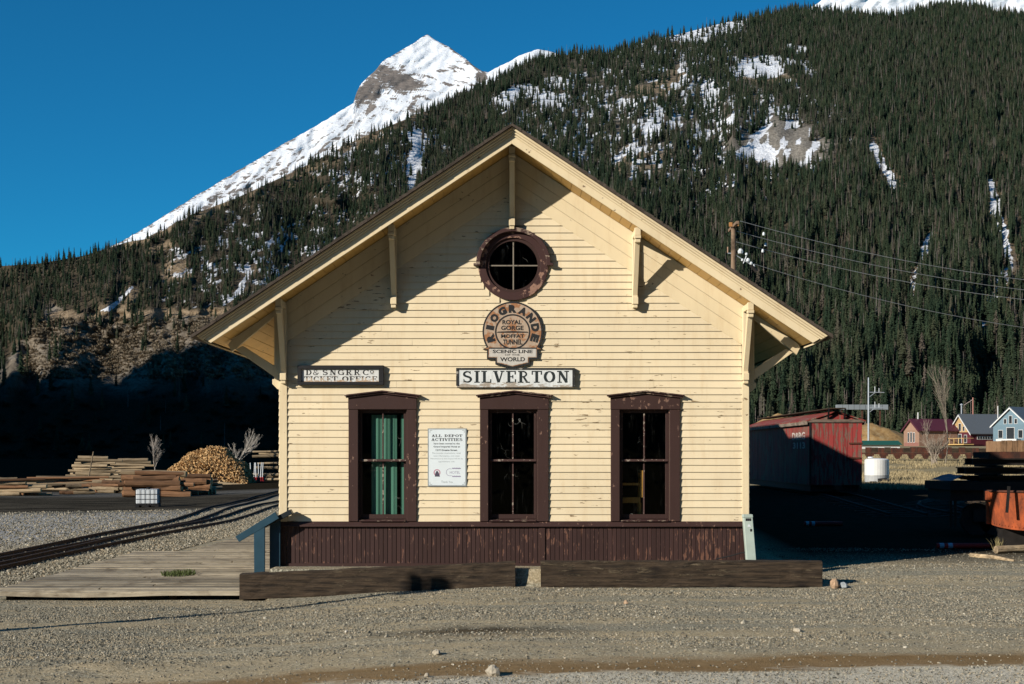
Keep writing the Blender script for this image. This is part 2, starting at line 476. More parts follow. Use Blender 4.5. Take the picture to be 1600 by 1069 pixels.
def ell(px, py, cx, cy, rx, ry, a=0.0, soft=0.35):
    ca, sa = math.cos(math.radians(a)), math.sin(math.radians(a))
    u = ((px-cx)*ca + (py-cy)*sa)/rx; v = (-(px-cx)*sa + (py-cy)*ca)/ry
    r = np.sqrt(u*u+v*v) + (fbm(px/14, py/10, 3)-0.5)*0.9
    return 1 - sstep(1-soft, 1+soft, r)
def line(px, py, pts, w):
    best = np.full(np.shape(px), 1e9)
    wob = (fbm(px/18, py/18, 3)-0.5)*w*2.2
    for (x0,y0),(x1,y1) in zip(pts[:-1], pts[1:]):
        L2 = (x1-x0)**2+(y1-y0)**2
        t = np.clip(((px-x0)*(x1-x0)+(py-y0)*(y1-y0))/L2, 0, 1)
        best = np.minimum(best, np.hypot(px-x0-t*(x1-x0), py-y0-t*(y1-y0)))
    return 1 - sstep(w*0.6, w*1.3, best+wob)

def features(px, py):
    """snow, rock and tree cover of the mountainside, laid out along its face"""
    px = np.asarray(px, float); py = np.asarray(py, float)
    E = lambda *a, **k: ell(px, py, *a, **k)
    L = lambda pts, w: line(px, py, pts, w)
    snow = 0.10*(fbm(px/30, py/22, 3) > 0.60)
    rock = np.zeros_like(px); tan = np.zeros_like(px); dens = np.ones_like(px)
    speck = sstep(0.485, 0.56, fbm(px/11+50, py/9, 3))
    big = E(1075,185,215,125,soft=0.5)
    snow = np.maximum(snow, big*speck*1.0); dens = dens*(1-0.60*big); rock = np.maximum(rock, 0.5*big)
    mid = E(880,170,110,60,soft=0.5); snow = np.maximum(snow, mid*speck*0.85); dens = dens*(1-0.35*mid)
    lowl = E(600,250,120,60,-20,soft=0.5); snow = np.maximum(snow, lowl*speck*0.6); dens = dens*(1-0.25*lowl)
    scat = E(420,400,190,90,-15,soft=0.6); snow = np.maximum(snow, scat*speck*0.6); dens = dens*(1-0.22*scat)
    for a in ((1103,50,68,13,-11),(1248,77,24,6,8),(1185,106,48,16,0),(1215,95,40,8,5),(860,157,24,15,0),(652,245,15,40,8),(650,215,12,14,0),
              (800,150,40,12,-25),(1165,240,26,15,-20),(1270,262,10,22,10),(870,130,20,10,0),(1110,140,14,22,0),(1020,200,12,26,15),(985,160,20,8,0)):
        f = E(*a); snow = np.maximum(snow, f); dens = dens*(1-0.80*f)
    tal = E(1220,233,82,31,0,soft=0.2); f2 = E(1235,205,45,16,20)
    dens = dens*(1-tal)*(1-0.8*f2); rock = np.maximum(rock, np.maximum(tal, f2))
    snow = np.where(tal > 0.3, 0.62*sstep(0.46, 0.58, fbm(px/8, py/16+3, 3))*tal + 0.9*E(1170,238,26,14,-20), snow)
    for a in ((1040,130,52,20,-24),(1060,62,22,12,-40),(1190,120,46,14,0),(1000,250,40,26,0)):
        f = E(*a); tan = np.maximum(tan, f*0.8); dens = dens*(1-0.72*f)
    f = L([(650,178),(560,217),(470,268),(410,300)], 20); tan = np.maximum(tan, 0.75*f*sstep(0.38,0.5,fbm(px/20,py/14,3))); dens = dens*(1-0.62*f)
    for a in ((270,422,22,16,-20),(290,430,14,9,0),(255,385,26,7,-25),(230,372,50,7,-22),(330,330,40,8,-35),(240,345,60,6,-28)):
        f = E(*a); tan = np.maximum(tan, f*0.85); dens = dens*(1-0.8*f)
    # bare bands at the upper tree line on the left
    up = L([(200,372),(260,352),(340,308)], 5); snow = np.maximum(snow, up*0.7); dens = dens*(1-0.6*up)
    for pts, w in (([(1548,285),(1556,325),(1570,368),(1576,420),(1560,450),(1542,480),(1530,515)], 6.5), ([(1455,365),(1440,408),(1426,450),(1420,485)], 4.5),
                   ([(1364,228),(1380,255),(1397,288)], 6), ([(392,425),(372,455),(362,470)], 3.5), ([(205,450),(178,478),(152,494)], 4),
                   ([(70,510),(50,545),(20,572)], 4), ([(650,225),(645,280),(640,300)], 6)):
        f = L(pts, w); dens = dens*(1-0.92*L(pts, w+4)); snow = np.maximum(snow, f*0.95); tan = np.maximum(tan, 0.4*L(pts, w+7))
    f = E(1592,440,26,60,0,soft=0.5); tan = np.maximum(tan, f*0.6); dens = dens*(1-0.7*f)
    f = E(1490,528,110,14,4,soft=0.6); tan = np.maximum(tan, f*0.6); dens = dens*(1-0.6*f)
    f = E(1430,545,26,7); tan = np.maximum(tan, f); dens = dens*(1-f)
    # the cut bench at the lower left: ochre bank, scree and brush below it
    bench = sstep(497, 506, py + 26*sstep(140, 60, px) + 8*np.sin(px/40.) - 90*sstep(95, 20, px)*0)*sstep(30, 95, px + (py-500)*0.75)*sstep(520, 430, px)
    dens = dens*(1-0.985*bench); tan = np.maximum(tan, 0.30*bench); rock = np.where(bench > 0.4, 0.55+0.4*sstep(0.45, 0.6, fbm(px/25, py/18, 3)), rock)
    cut = L([(82,498),(110,492),(150,495),(215,492),(280,490),(350,486),(430,484)], 7)
    tan = np.maximum(tan, cut); dens = dens*(1-cut); rock = np.where(cut > 0.5, 0, rock)
    fan = L([(208,452),(196,478),(186,496)], 9); tan = np.maximum(tan, fan*0.8); dens = dens*(1-fan); snow = np.where((bench > 0.3) | (cut > 0.4), 0, snow)
    snow = np.where(py > 560, snow*0.15, snow)
    return np.clip(snow,0,1), np.clip(rock,0,1), np.clip(tan,0,1), np.clip(dens,0,1)

def grid_mesh(name, P, mat, attrs, kind='structure'):
    m, n = P.shape[:2]
    i = np.arange(m-1)[:, None]*n + np.arange(n-1)[None]
    f = np.stack([i, i+1, i+n+1, i+n], -1).reshape(-1, 4)
    me = bpy.data.meshes.new(name)
    me.from_pydata(P.reshape(-1, 3).tolist(), [], f.tolist())
    me.polygons.foreach_set('use_smooth', [True]*len(me.polygons))
    for k, a in attrs.items():
        at_ = me.attributes.new(k, 'FLOAT', 'POINT'); at_.data.foreach_set('value', np.asarray(a, np.float32).ravel())
    me.materials.append(mat)
    o = bpy.data.objects.new(name, me); C.objects.link(o); o['kind'] = kind
    return o
def m_mountain():
    t = NT('mountain_soil'); t.b.inputs['Specular IOR Level'].default_value = 0.0
    A = lambda k: t.n('Attribute', attribute_name=k).outputs['Fac']
    nz = t.noise(t.pos(), 0.09, 6, 0.65); nf = t.noise(t.pos(), 0.45, 5, 0.65)
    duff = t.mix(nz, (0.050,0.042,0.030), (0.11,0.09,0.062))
    duff = t.mix(A('dark'), duff, (0.022,0.021,0.015))  # painted shade: slope foot darkened to deepen the mountain's shadow
    rk = t.mix(t.ramp(nf, [(0.3,0.0),(0.7,1.0)]), (0.13,0.115,0.095), (0.36,0.33,0.285))
    tn = t.mix(t.ramp(nf, [(0.3,0.0),(0.7,1.0)]), (0.20,0.14,0.085), (0.44,0.34,0.23))
    c = t.mix(A('rock'), duff, rk)
    c = t.mix(A('tan'), c, tn)
    sn = t.ramp(t.math('ADD', A('snow'), t.math('MULTIPLY', t.math('SUBTRACT', nf, 0.5), 0.9)), [(0.42, 0.0), (0.56, 1.0)])
    c = t.mix(sn, c, (0.86,0.88,0.92))
    t.bump(t.math('ADD', nf, nz), 0.9, 3.0)
    return t.done(c, 0.9)
pxs = np.arange(-520, 2130, 5.0)
vs = np.linspace(0, 1, 170)
PX, V = np.meshgrid(pxs, vs)
CR = crest(PX)
PY = 722 + (CR - 722)*V
P = surf_pt(PX, PY)
back = [P]
for k, drop in ((1, 8), (2, 40), (3, 140)):          # over the crest and down behind
    d = surf_d(PX[-1:], CR[-1:]) + 60*k*k
    zc = P[-1:, :, 2] - drop
    back.append(np.stack([(PX[-1:]-800)/FPX*d, d-CAMD, zc], -1))
PA = np.concatenate(back, 0)
sn, rk, tn, dn = features(PX, PY)
ext = lambda a: np.concatenate([a, np.repeat(a[-1:], 3, 0)], 0)
grid_mesh('forested_mountain', PA, m_mountain(), {'snow': ext(sn), 'rock': ext(rk*(1-sstep(560, 640, PY+30*(fbm(PX/40, PY/40, 3)-0.5)))), 'tan': ext(tn*(1-0.9*sstep(545, 610, PY+30*(fbm(PX/40, PY/40, 3)-0.5)))), 'dark': ext(sstep(545, 625, PY+50*(fbm(PX/40, PY/40, 3)-0.5)))})  # rock and tan fade and dark rises to paint shade on the foot

# snow peaks far behind
def m_snowpeak():
    t = NT('snow_and_cliff')
    A = t.n('Attribute', attribute_name='rock').outputs['Fac']
    nz = t.noise(t.pos((1,1,2.6)), 0.02, 8, 0.7); nf = t.noise(t.pos((1,0.5,3.4)), 0.06, 8, 0.75)
    rk = t.mix(t.ramp(nf, [(0.3,0.0),(0.7,1.0)]), (0.07,0.062,0.058), (0.30,0.25,0.215))
    k = t.ramp(t.math('ADD', A, t.math('ADD', t.math('MULTIPLY', t.math('SUBTRACT', nz, 0.5), 0.9), t.math('MULTIPLY', t.math('SUBTRACT', nf, 0.5), 1.9))), [(0.46, 0.0), (0.54, 1.0)])
    c = t.mix(k, (0.88,0.89,0.92), rk)
    t.bump(t.math('ADD', nz, nf), 0.6, 7.0)
    return t.done(c, 0.75)
SNOWM = m_snowpeak()
def snow_mountain(name, sil, x0, x1, d_top, d_low, depth, rockf, seed):
    sil = np.array(sil, float)
    xs = np.arange(x0, x1, 2.5); vv = np.linspace(0, 1, 120)
    X, V = np.meshgrid(xs, vv)
    top = np.interp(X, sil[:,0], sil[:,1]) + (fbm(X/9+seed, X*0, 4)-0.5)*3.0
    Y = top + depth*(1-V)
    D = d_low + (d_top-d_low)*np.clip((sil[:,1].min()+420-Y)/420, 0, 1) + (fbm(X/70+seed, (Y+0.55*X)/40, 5)-0.5)*55 + (np.abs(fbm((X-0.8*Y)/40+seed+7, (Y+0.6*X)/22, 4)-0.5))*30
    P = np.stack([(X-800)/FPX*D, D-CAMD, EYE+(HOR-Y)/FPX*D], -1)
    bk = [P]
    for k, drop in ((1, 30), (2, 260)):
        d = D[-1:] + 250*k*k
        bk.append(np.stack([(X[-1:]-800)/FPX*D[-1:], d-CAMD, P[-1:, :, 2]-drop], -1))
    r = rockf(X, Y, top)
    grid_mesh(name, np.concatenate(bk, 0), SNOWM, {'rock': np.concatenate([r, np.repeat(r[-1:], 2, 0)], 0)})
def rock_peak(X, Y, top):
    cliff = np.maximum.reduce([ell(X,Y,615,122,52,16,20), ell(X,Y,578,140,24,17,-60), ell(X,Y,562,150,10,18,0), ell(X,Y,750,120,12,9,35)])
    edge = sstep(7, 1, Y-top)*(X < 470)*0.52 + sstep(7, 1, Y-top)*((X > 560) & (X < 765))*0.42
    streaks = (0.36+0.22*sstep(6, 26, Y-top))*sstep(0.47, 0.58, fbm((X-Y)/22, (Y+0.6*X)/4.5, 3))*(X < 590)
    bands = 0.55*sstep(0.53, 0.62, fbm(X/15, (Y-0.12*X)/3.4, 4))*((X > 590) & (X < 760))*sstep(85, 100, Y) + 0.5*sstep(0.5,0.6,fbm(X/5,Y/4,3))*sstep(14,3,Y-top)*((X > 680) & (X < 765))
    return np.clip(np.maximum.reduce([0.72*cliff, edge, streaks, bands])+0.06, 0, 1)
snow_mountain('snowy_peak', [(-200,470),(120,412),(200,372),(253,340),(300,310),(370,268),(421,238),(470,210),(520,181),(553,160),(556,146),(564,131),(588,108),(598,96),(612,87),(640,71),(668,54),
    (682,64),(700,72),(720,87),(738,101),(752,110),(763,113),(775,106),(800,94),(820,83),(840,77),(860,80),(930,110),(1100,160)], 0, 1000, 3600, 2700, 330, rock_peak, 2.0)
snow_mountain('snowy_ridge', [(1150,90),(1230,40),(1270,10),(1300,-12),(1380,-14),(1440,-6),(1500,-20),(1600,-14),(1760,10),(1900,60)], 1160, 1880, 3000, 2500, 180,
    lambda X, Y, top: 0.25*sstep(0.5, 0.62, fbm(X/12, Y/5, 3)), 9.0)

# a steep mountain out of the picture on the left, towards the sun: its shadow lies over the foot of the far slope
def shadow_mountain():
    u = Vector((0.80, 0.62)).normalized(); pd = Vector((-u.y, u.x)); c0 = -567.0
    ps = [100, 134, 143, 152, 250, 403, 520, 575, 600, 611, 622, 636, 700, 820]
    hs = [0, 10, 200, 285, 320, 352, 382, 404, 414, 412, 372, 320, 160, 0]
    pp = np.interp(np.linspace(0, 13, 131), range(14), ps); hh = np.interp(pp, ps, hs)
    hh = hh*(1 + 0.05*(fbm(pp/23, pp*0, 3)-0.5))
    rows = []
    for dc, k in ((-420, 0.0), (-220, 0.5), (-80, 0.86), (0, 1.0), (60, 0.86), (190, 0.5), (330, 0.0)):
        c = c0 + dc
        rows.append(np.stack([u.x*c + pd.x*pp, u.y*c + pd.y*pp, hh*k - 2.0], -1))
    P = np.stack(rows, 0)
    z = np.zeros(P.shape[:2])
    grid_mesh('unseen_shadow_mountain', P, m_plain('dark_unseen_slopes', (0.030,0.036,0.022), 0.95, var=0.3, scale=0.05), {'snow': z, 'rock': z, 'tan': z})
shadow_mountain()
# unseen hills added behind the viewer, raised and darkened to block sky fill
def fill_block_hills():
    th = np.radians(np.linspace(-129, -8, 110)); vv = np.linspace(0, 1, 14)
    T, V = np.meshgrid(th, vv)
    w = sstep(-129, -112, np.degrees(T))*sstep(-8, -22, np.degrees(T))
    H = (430 + 120*(fbm(T*7, T*0+3, 3)-0.5)*2)*w*V**1.05
    Rr = 330 + 560*V + 50*fbm(T*20, V*4, 3)
    P = np.stack([Rr*np.cos(T), Rr*np.sin(T), H - 2.5], -1)
    z = np.zeros(T.shape)
    grid_mesh('sky_block_hills', P, bpy.data.materials['dark_unseen_slopes'], {'snow': z, 'rock': z, 'tan': z})
fill_block_hills()

# ------------------------------------------------------------------ conifers
def m_needles():
    t = NT('conifer_needles'); t.b.inputs['Specular IOR Level'].default_value = 0.05
    r = t.rand()
    c = t.ramp(r, [(0.0, (0.022,0.038,0.023)), (0.35, (0.032,0.050,0.029)), (0.65, (0.044,0.060,0.033)), (0.90, (0.060,0.066,0.040)), (1.0, (0.11,0.092,0.074))])
    big = t.noise(t.pos(), 0.012, 4, 0.6)
    c = t.mix(t.ramp(big, [(0.54, 0.0), (0.74, 0.5)]), c, t.mix(r, (0.055,0.050,0.036), (0.10,0.088,0.070)))
    nz = t.noise(t.pos((1,1,1)), 0.55, 3)
    c = t.mix(1.0, c, t.ramp(nz, [(0.3, 0.5), (0.7, 1.05)]), 'MULTIPLY')
    return t.done(c, 0.9)
NEEDLES = m_needles()
DEADWOOD = m_plain('dead_tree_wood', (0.15,0.13,0.112), 0.9, rv=0.35)
TRUNK = m_plain('trunk_bark', (0.09,0.065,0.045), 0.9)
def pine_crown(seed, tiers=15, br=9, w=0.17):
    r = random.Random(seed); mb = MB()
    n = 7
    prof = [(0.05*w/0.17, 0.06), (0.075*w/0.17, 0.16), (0.05*w/0.17, 0.5), (0.02, 0.8), (0.003, 0.99)]
    mb.lathe([(a, b) for a, b in prof], n=n)
    for k in range(tiers):
        h = 0.07 + 0.90*(k/(tiers-1))**0.92
        L = w*(1.05-h)**0.80*r.uniform(0.8, 1.12) + 0.008
        m = max(4, int(br*(1.1-0.6*h)))
        a0 = r.uniform(0, 6.28)
        for i in range(m):
            a = a0 + 6.283*i/m + r.uniform(-0.3, 0.3)
            l = L*r.uniform(0.6, 1.15); dz = -0.32*l - r.uniform(0.0, 0.03); hw = l*r.uniform(0.26, 0.42)
            ca, sa = math.cos(a), math.sin(a)
            z = h + r.uniform(-0.018, 0.018)
            mid = (ca*l*0.6, sa*l*0.6, z + dz*0.35 + 0.012)
            tip = (ca*l, sa*l, z + dz)
            lft = (ca*l*0.5 - sa*hw, sa*l*0.5 + ca*hw, z + dz*0.75 - 0.01)
            rgt = (ca*l*0.5 + sa*hw, sa*l*0.5 - ca*hw, z + dz*0.75 - 0.01)
            base = (0, 0, z + 0.03)
            mb.add([base, lft, tip, rgt, mid], [(0,1,4), (1,2,4), (2,3,4), (3,0,4)])
    return mb
def trunk_mb():
    return MB().tube((0,0,-0.06), (0,0,0.2), 0.016, 0.012, 6)
crown_meshes = []
for k, w in enumerate((0.17, 0.14, 0.20, 0.16, 0.125)):
    o = pine_crown(40+k, w=w).build('crown', NEEDLES)
    crown_meshes.append(o.data); bpy.data.objects.remove(o)
o = trunk_mb().build('trunk', TRUNK); trunk_mesh = o.data; bpy.data.objects.remove(o)

N = 560000
d_ = np.sqrt(nrg.random(N)*(1950**2-560**2)+560**2)
tx = nrg.random(N)*2350-375
e_ = TAN*(d_-D0)/d_
ty = HOR - FPX*e_
keep = (ty > crest(tx)-1) & (ty < 706)
tx, ty = tx[keep], ty[keep]
_, _, _, dens = features(tx, ty)
clump = sstep(0.30, 0.52, fbm(tx/26+4, ty/20, 3))
keep = nrg.random(len(tx)) < dens*(0.42+0.58*clump)
tx, ty = tx[keep], ty[keep]
tp = surf_pt(tx, ty)
# thin to one tree per few metres
FS = np.interp(tx, [0, 420, 760, 1000], [0.50, 0.55, 0.70, 0.78])
FS = FS + (np.interp(ty, [120, 300, 520, 700], [0.0, 0.08, 0.40, 0.55]))*sstep(560, 1000, tx)
FS = FS + 0.3*sstep(470, 560, ty)*(tx < 560)
cl = np.where(FS < 0.72, 1.75, 2.35)
key = np.floor(tp[:,0]/cl).astype(int)*100003 + np.floor(tp[:,1]/(cl*1.35)).astype(int)
_, ui = np.unique(key, return_index=True)
tx, ty, tp, FS = tx[ui], ty[ui], tp[ui], FS[ui]
hgt = (8.0 + 6.5*nrg.random(len(tx))**1.3)*FS
hgt *= np.where(nrg.random(len(tx)) < 0.25, 0.55, 1.0)
# small scattered trees on the bare bench and over the far snow slope's edge
bx_ = nrg.random(500)*420+60; by_ = 505+nrg.random(500)*60
k2 = nrg.random(500) < 0.16*(fbm(bx_/30, by_/20, 2) > 0.5)
bp = surf_pt(bx_[k2], by_[k2])
tp = np.concatenate([tp, bp]); tx = np.concatenate([tx, bx_[k2]]); ty = np.concatenate([ty, by_[k2]]); hgt = np.concatenate([hgt, 2.5+4*nrg.random(k2.sum())])
tp[:,2] -= 0.5

app = hgt/np.hypot(tp[:,0], tp[:,1]+CAMD)
vis = ((tx > 1180) & (tx < 1590) & (ty > 520) & (ty < 655)) | ((tx > 8) & (tx < 70) & (ty > 430) & (ty < 560))
cand = np.where(vis)[0]
cand = cand[np.argsort(-app[cand])][:290]
solo = np.zeros(len(tx), bool); solo[cand] = True
for i in cand:
    k = rnd.randrange(5)
    left = tx[i] < 800
    t = bpy.data.objects.new('pine_tree', None); C.objects.link(t)
    t.location = tp[i]; t.rotation_euler = (0, 0, rnd.uniform(0, 6.28))
    h = float(hgt[i]); wd = h*rnd.uniform(0.95, 1.35); t.scale = (wd, wd, h)
    tag(t, 'dark green conifer low on the slope at the left edge of the photo' if left else 'dark green conifer standing at the foot of the mountain right of the depot', 'tree',
        'conifers low on the left slope' if left else 'conifers at the foot of the right slope')
    for nm, me in (('crown', crown_meshes[k]), ('trunk', trunk_mesh)):
        c = bpy.data.objects.new(nm, me); C.objects.link(c); c.parent = t

def scatter(name, pts, scl, rot, idx, meshes, label=None, cat=None, kind='stuff'):
    """one object whose points carry instances of the given meshes (geometry nodes)"""
    me = bpy.data.meshes.new(name)
    me.from_pydata(np.asarray(pts).tolist(), [], [])
    a = me.attributes.new('scl', 'FLOAT_VECTOR', 'POINT'); a.data.foreach_set('vector', np.asarray(scl, np.float32).ravel())
    a = me.attributes.new('rot', 'FLOAT_VECTOR', 'POINT'); a.data.foreach_set('vector', np.asarray(rot, np.float32).ravel())
    a = me.attributes.new('idx', 'INT', 'POINT'); a.data.foreach_set('value', np.asarray(idx, np.int32))
    ob = bpy.data.objects.new(name, me); C.objects.link(ob); ob['kind'] = kind
    if label: ob['label'] = label
    if cat: ob['category'] = cat
    g = bpy.data.node_groups.new(name + '_nodes', 'GeometryNodeTree')
    g.interface.new_socket('Geometry', in_out='INPUT', socket_type='NodeSocketGeometry')
    g.interface.new_socket('Geometry', in_out='OUTPUT', socket_type='NodeSocketGeometry')
    gi = g.nodes.new('NodeGroupInput'); go = g.nodes.new('NodeGroupOutput')
    inst = g.nodes.new('GeometryNodeInstanceOnPoints')
    jn = g.nodes.new('GeometryNodeJoinGeometry')
    for m_obj in meshes:
        oi = g.nodes.new('GeometryNodeObjectInfo'); oi.transform_space = 'ORIGINAL'
        oi.inputs['Object'].default_value = m_obj; oi.inputs['As Instance'].default_value = True
        g.links.new(oi.outputs['Geometry'], jn.inputs[0])
    def na(k, ty):
        n = g.nodes.new('GeometryNodeInputNamedAttribute'); n.data_type = ty; n.inputs['Name'].default_value = k
        return n.outputs['Attribute']
    g.links.new(gi.outputs[0], inst.inputs['Points'])
    g.links.new(jn.outputs[0], inst.inputs['Instance'])
    inst.inputs['Pick Instance'].default_value = True
    g.links.new(na('idx', 'INT'), inst.inputs['Instance Index'])
    g.links.new(na('rot', 'FLOAT_VECTOR'), inst.inputs['Rotation'])
    g.links.new(na('scl', 'FLOAT_VECTOR'), inst.inputs['Scale'])
    g.links.new(inst.outputs[0], go.inputs[0])
    md = ob.modifiers.new('scatter', 'NODES'); md.node_group = g
    return ob
crown_objs = []
for o in C.objects:
    if o.name.startswith('crown') and o.data in crown_meshes and o.data not in [q.data for q in crown_objs]:
        crown_objs.append(o)
# a dead standing tree, whose like are mixed into the forest
def snag_mb():
    r = random.Random(5); mb = MB().tube((0,0,-0.02), (0,0,0.98), 0.016, 0.004, 5)
    for i in range(26):
        h = r.uniform(0.2, 0.92); a = r.uniform(0, 6.28); L = 0.10*(1.05-h)*r.uniform(0.5, 1.2)
        mb.tube((0,0,h), (math.cos(a)*L, math.sin(a)*L, h-0.02), 0.006, 0.002, 3, caps=False)
    return mb
q = surf_pt(np.array(1440.0), np.array(120.0))
snag = snag_mb().build('dead_tree', DEADWOOD); snag.location = q; snag.scale = (9, 9, 9)
tag(snag, 'grey dead conifer standing high on the right mountainside', 'tree')
rest = np.where(~solo)[0]
n = len(rest)
wd = hgt[rest]*(0.85+0.4*nrg.random(n))
scatter('conifer_forest', tp[rest], np.stack([wd, wd, hgt[rest]], 1), np.stack([np.zeros(n), np.zeros(n), nrg.random(n)*6.28], 1),
        np.where(nrg.random(n) < np.where((tx[rest] > 1150) & (ty[rest] < 190), 0.22, np.where(ty[rest] > 300, 0.015, 0.05)), len(crown_objs), nrg.integers(0, len(crown_objs), n)), crown_objs + [snag], 'dense dark conifer forest covering the mountainside behind the depot', 'forest')
print('TREES', n, len(cand))
# grey brown brush on the bare bench and in the clearings
def bush_mb(seed):
    r = random.Random(seed); mb = MB()
    for i in range(26):
        a = r.uniform(0, 6.28); b = r.uniform(0.15, 1.3); L = r.uniform(0.5, 1.0); w = r.uniform(0.05, 0.16)
        d = Vector((math.cos(a)*math.cos(b), math.sin(a)*math.cos(b), math.sin(b)*0.8)); o = Vector((-math.sin(a)*w, math.cos(a)*w, 0)); p = d*0.15
        mb.add([p, p+d*L*0.6+o, p+d*L, p+d*L*0.6-o], [(0,1,2,3)])
    return mb
BRUSH = NT('brush_twigs'); BRM = BRUSH.done(BRUSH.ramp(BRUSH.rand(), [(0.0, (0.11,0.088,0.058)), (0.5, (0.23,0.185,0.125)), (1.0, (0.38,0.30,0.205))]), 0.95)
q = surf_pt(np.array(240.0), np.array(520.0))
bush = bush_mb(3).build('brush', BRM); bush.location = q; bush.scale = (1.6, 1.6, 1.5)
tag(bush, 'grey brown bush on the bare bench left of the depot roof', 'bush')
N = 16000
bx_ = np.concatenate([nrg.random(N)*460+30, nrg.random(5000)*240+1370]); by_ = np.concatenate([498+nrg.random(N)*95, 400+nrg.random(5000)*150])
_, _, bt, bd = features(bx_, by_)
k3 = (nrg.random(len(bx_)) < (1-bd)*np.where(bx_ < 800, 0.5, 0.6)*(0.35+0.65*(fbm(bx_/22, by_/16, 3) > 0.47)))
bp = surf_pt(bx_[k3], by_[k3]); n = len(bp); bs = 0.8+1.6*nrg.random(n)**1.5
scatter('brush_cover', bp, np.stack([bs, bs, bs*(0.7+0.5*nrg.random(n))], 1), np.stack([np.zeros(n), np.zeros(n), nrg.random(n)*6.28], 1), np.zeros(n, int), [bush], 'low grey brown brush covering the bare bench and clearings', 'brush')
# ------------------------------------------------------------------ the depot
XL, XR = wx(437), wx(1170)
SL = 0.662                                           # roof slope
CA = math.cos(math.atan(SL)); SA = math.sin(math.atan(SL))
ZA = 7.30                                            # top of the roof at the apex
TIP = 5.0                                            # half width of the roof
BACK = 30.0
def roof_z(x): return ZA - SL*abs(x)
WALL_TOP = 0.250                                     # roof top to soffit, measured vertically
Z_BASE = 0.20
Z_WT0, Z_WT1 = wz(823), wz(815)                      # water table
depot = thing('train_depot', (0, 0, Z_BASE), 'cream clapboard railway depot with brown trim and a broad bracketed gable', 'building')

WIN = [(545, 651, 560, 636), (750, 857, 763, 840), (954, 1062, 968, 1046)]
WT, WB = 638, 814                                    # opening rows
RC = (wx(802), wz(415)); RR_OUT, RR_IN = 0.575, 0.42

fw = MB()
zt = lambda x: roof_z(x) - WALL_TOP + 0.02
TH0, TH1 = 0.0, 0.14
zo0, zo1 = wz(WB), wz(WT)
cols = [XL] + [wx(p) for w in WIN for p in (w[2], w[3])] + [XR]
for i in range(0, len(cols), 2):
    fw.box(cols[i], cols[i+1], TH0, TH1, zo0, zo1)
fw.box(XL, XR, TH0, TH1, Z_BASE, zo0)
zr0, zr1 = RC[1]-0.41, RC[1]+0.41
fw.prism([(XL, zo1), (XR, zo1), (XR, zt(XR)), (-((ZA-WALL_TOP+0.02-zr0)/SL) if False else (ZA-WALL_TOP+0.02-zr0)/SL, zr0), (-(ZA-WALL_TOP+0.02-zr0)/SL, zr0), (XL, zt(XL))], TH0, TH1)
xa = (ZA-WALL_TOP+0.02-zr0)/SL; xb = (ZA-WALL_TOP+0.02-zr1)/SL
fw.prism([(-xa, zr0), (RC[0]-0.41, zr0), (RC[0]-0.41, zr1), (-xb, zr1)], TH0, TH1)
fw.prism([(RC[0]+0.41, zr0), (xa, zr0), (xb, zr1), (RC[0]+0.41, zr1)], TH0, TH1)
fw.prism([(-xb, zr1), (xb, zr1), (0.0, ZA-WALL_TOP+0.02)], TH0, TH1)
front = fw.build('front_wall', CREAM, depot)

# clapboards, one by one, cut round the openings and along the rake
EXPO = 0.1155
FR = 0.66                                            # depth of the rake boards, measured vertically
segs = []
z = Z_WT1 + 0.004
row = 0
while z < ZA - WALL_TOP - FR - 0.03:
    z1 = z + EXPO
    lim = (ZA - WALL_TOP - FR - z)/SL + 0.02          # half width at the board's lower edge
    lo, hi = max(XL + wx(449) - wx(437), -lim), min(XR - (wx(1170) - wx(1159)), lim)
    cuts = []
    zc = (z + z1)/2
    if zc < wz(617):
        cuts = [(wx(w[0]) + 0.005, wx(w[1]) - 0.005) for w in WIN]
    dzr = max(0.0, abs(zc - RC[1]) - EXPO*0.45)
    if dzr < RR_OUT - 0.02:
        h = math.sqrt((RR_OUT - 0.02)**2 - dzr**2)
        cuts = [(RC[0]-h, RC[0]+h)]
    runs = []; a = lo
    for c0, c1 in cuts:
        runs.append((a, c0)); a = c1
    runs.append((a, hi))
    for a, b in runs:
        pts = [a]
        if b - a > 2.6:
            q = a + rnd.uniform(0.8, 2.4)
            while q < b - 0.7:
                pts.append(q); q += rnd.uniform(1.6, 3.4)
        pts.append(b)
        for s0, s1 in zip(pts[:-1], pts[1:]):
            if s1 - s0 > 0.02: segs.append((s0, s1, z, z1, s0 == lo, s1 == hi, lim, row))
    z = z1; row += 1
for s0, s1, z0, z1, l, r, lim, row in segs:
    up = (ZA - WALL_TOP - FR - z1)/SL + 0.02
    t0 = max(s0, -up) if l else s0
    t1 = min(s1, up) if r else s1
    g = 0.0012
    dz = rnd.uniform(-0.002, 0.002); pr = rnd.uniform(0.024, 0.029)
    sag0, sag1 = dz + rnd.uniform(-0.004, 0.002), dz + rnd.uniform(-0.004, 0.002)
    zz = z1 + 0.012
    v = [(s0+g, -pr, z0+sag0), (s1-g, -pr, z0+sag1), (t1-g, -0.006, zz), (t0+g, -0.006, zz), (s0+g, 0.004, z0+sag0), (s1-g, 0.004, z0+sag1), (t1-g, 0.004, zz), (t0+g, 0.004, zz)]
    MB().add(v, [(0,1,2,3),(5,4,7,6),(4,5,1,0),(1,5,6,2),(3,2,6,7),(4,0,3,7)]).build('siding_board', CREAM, front)

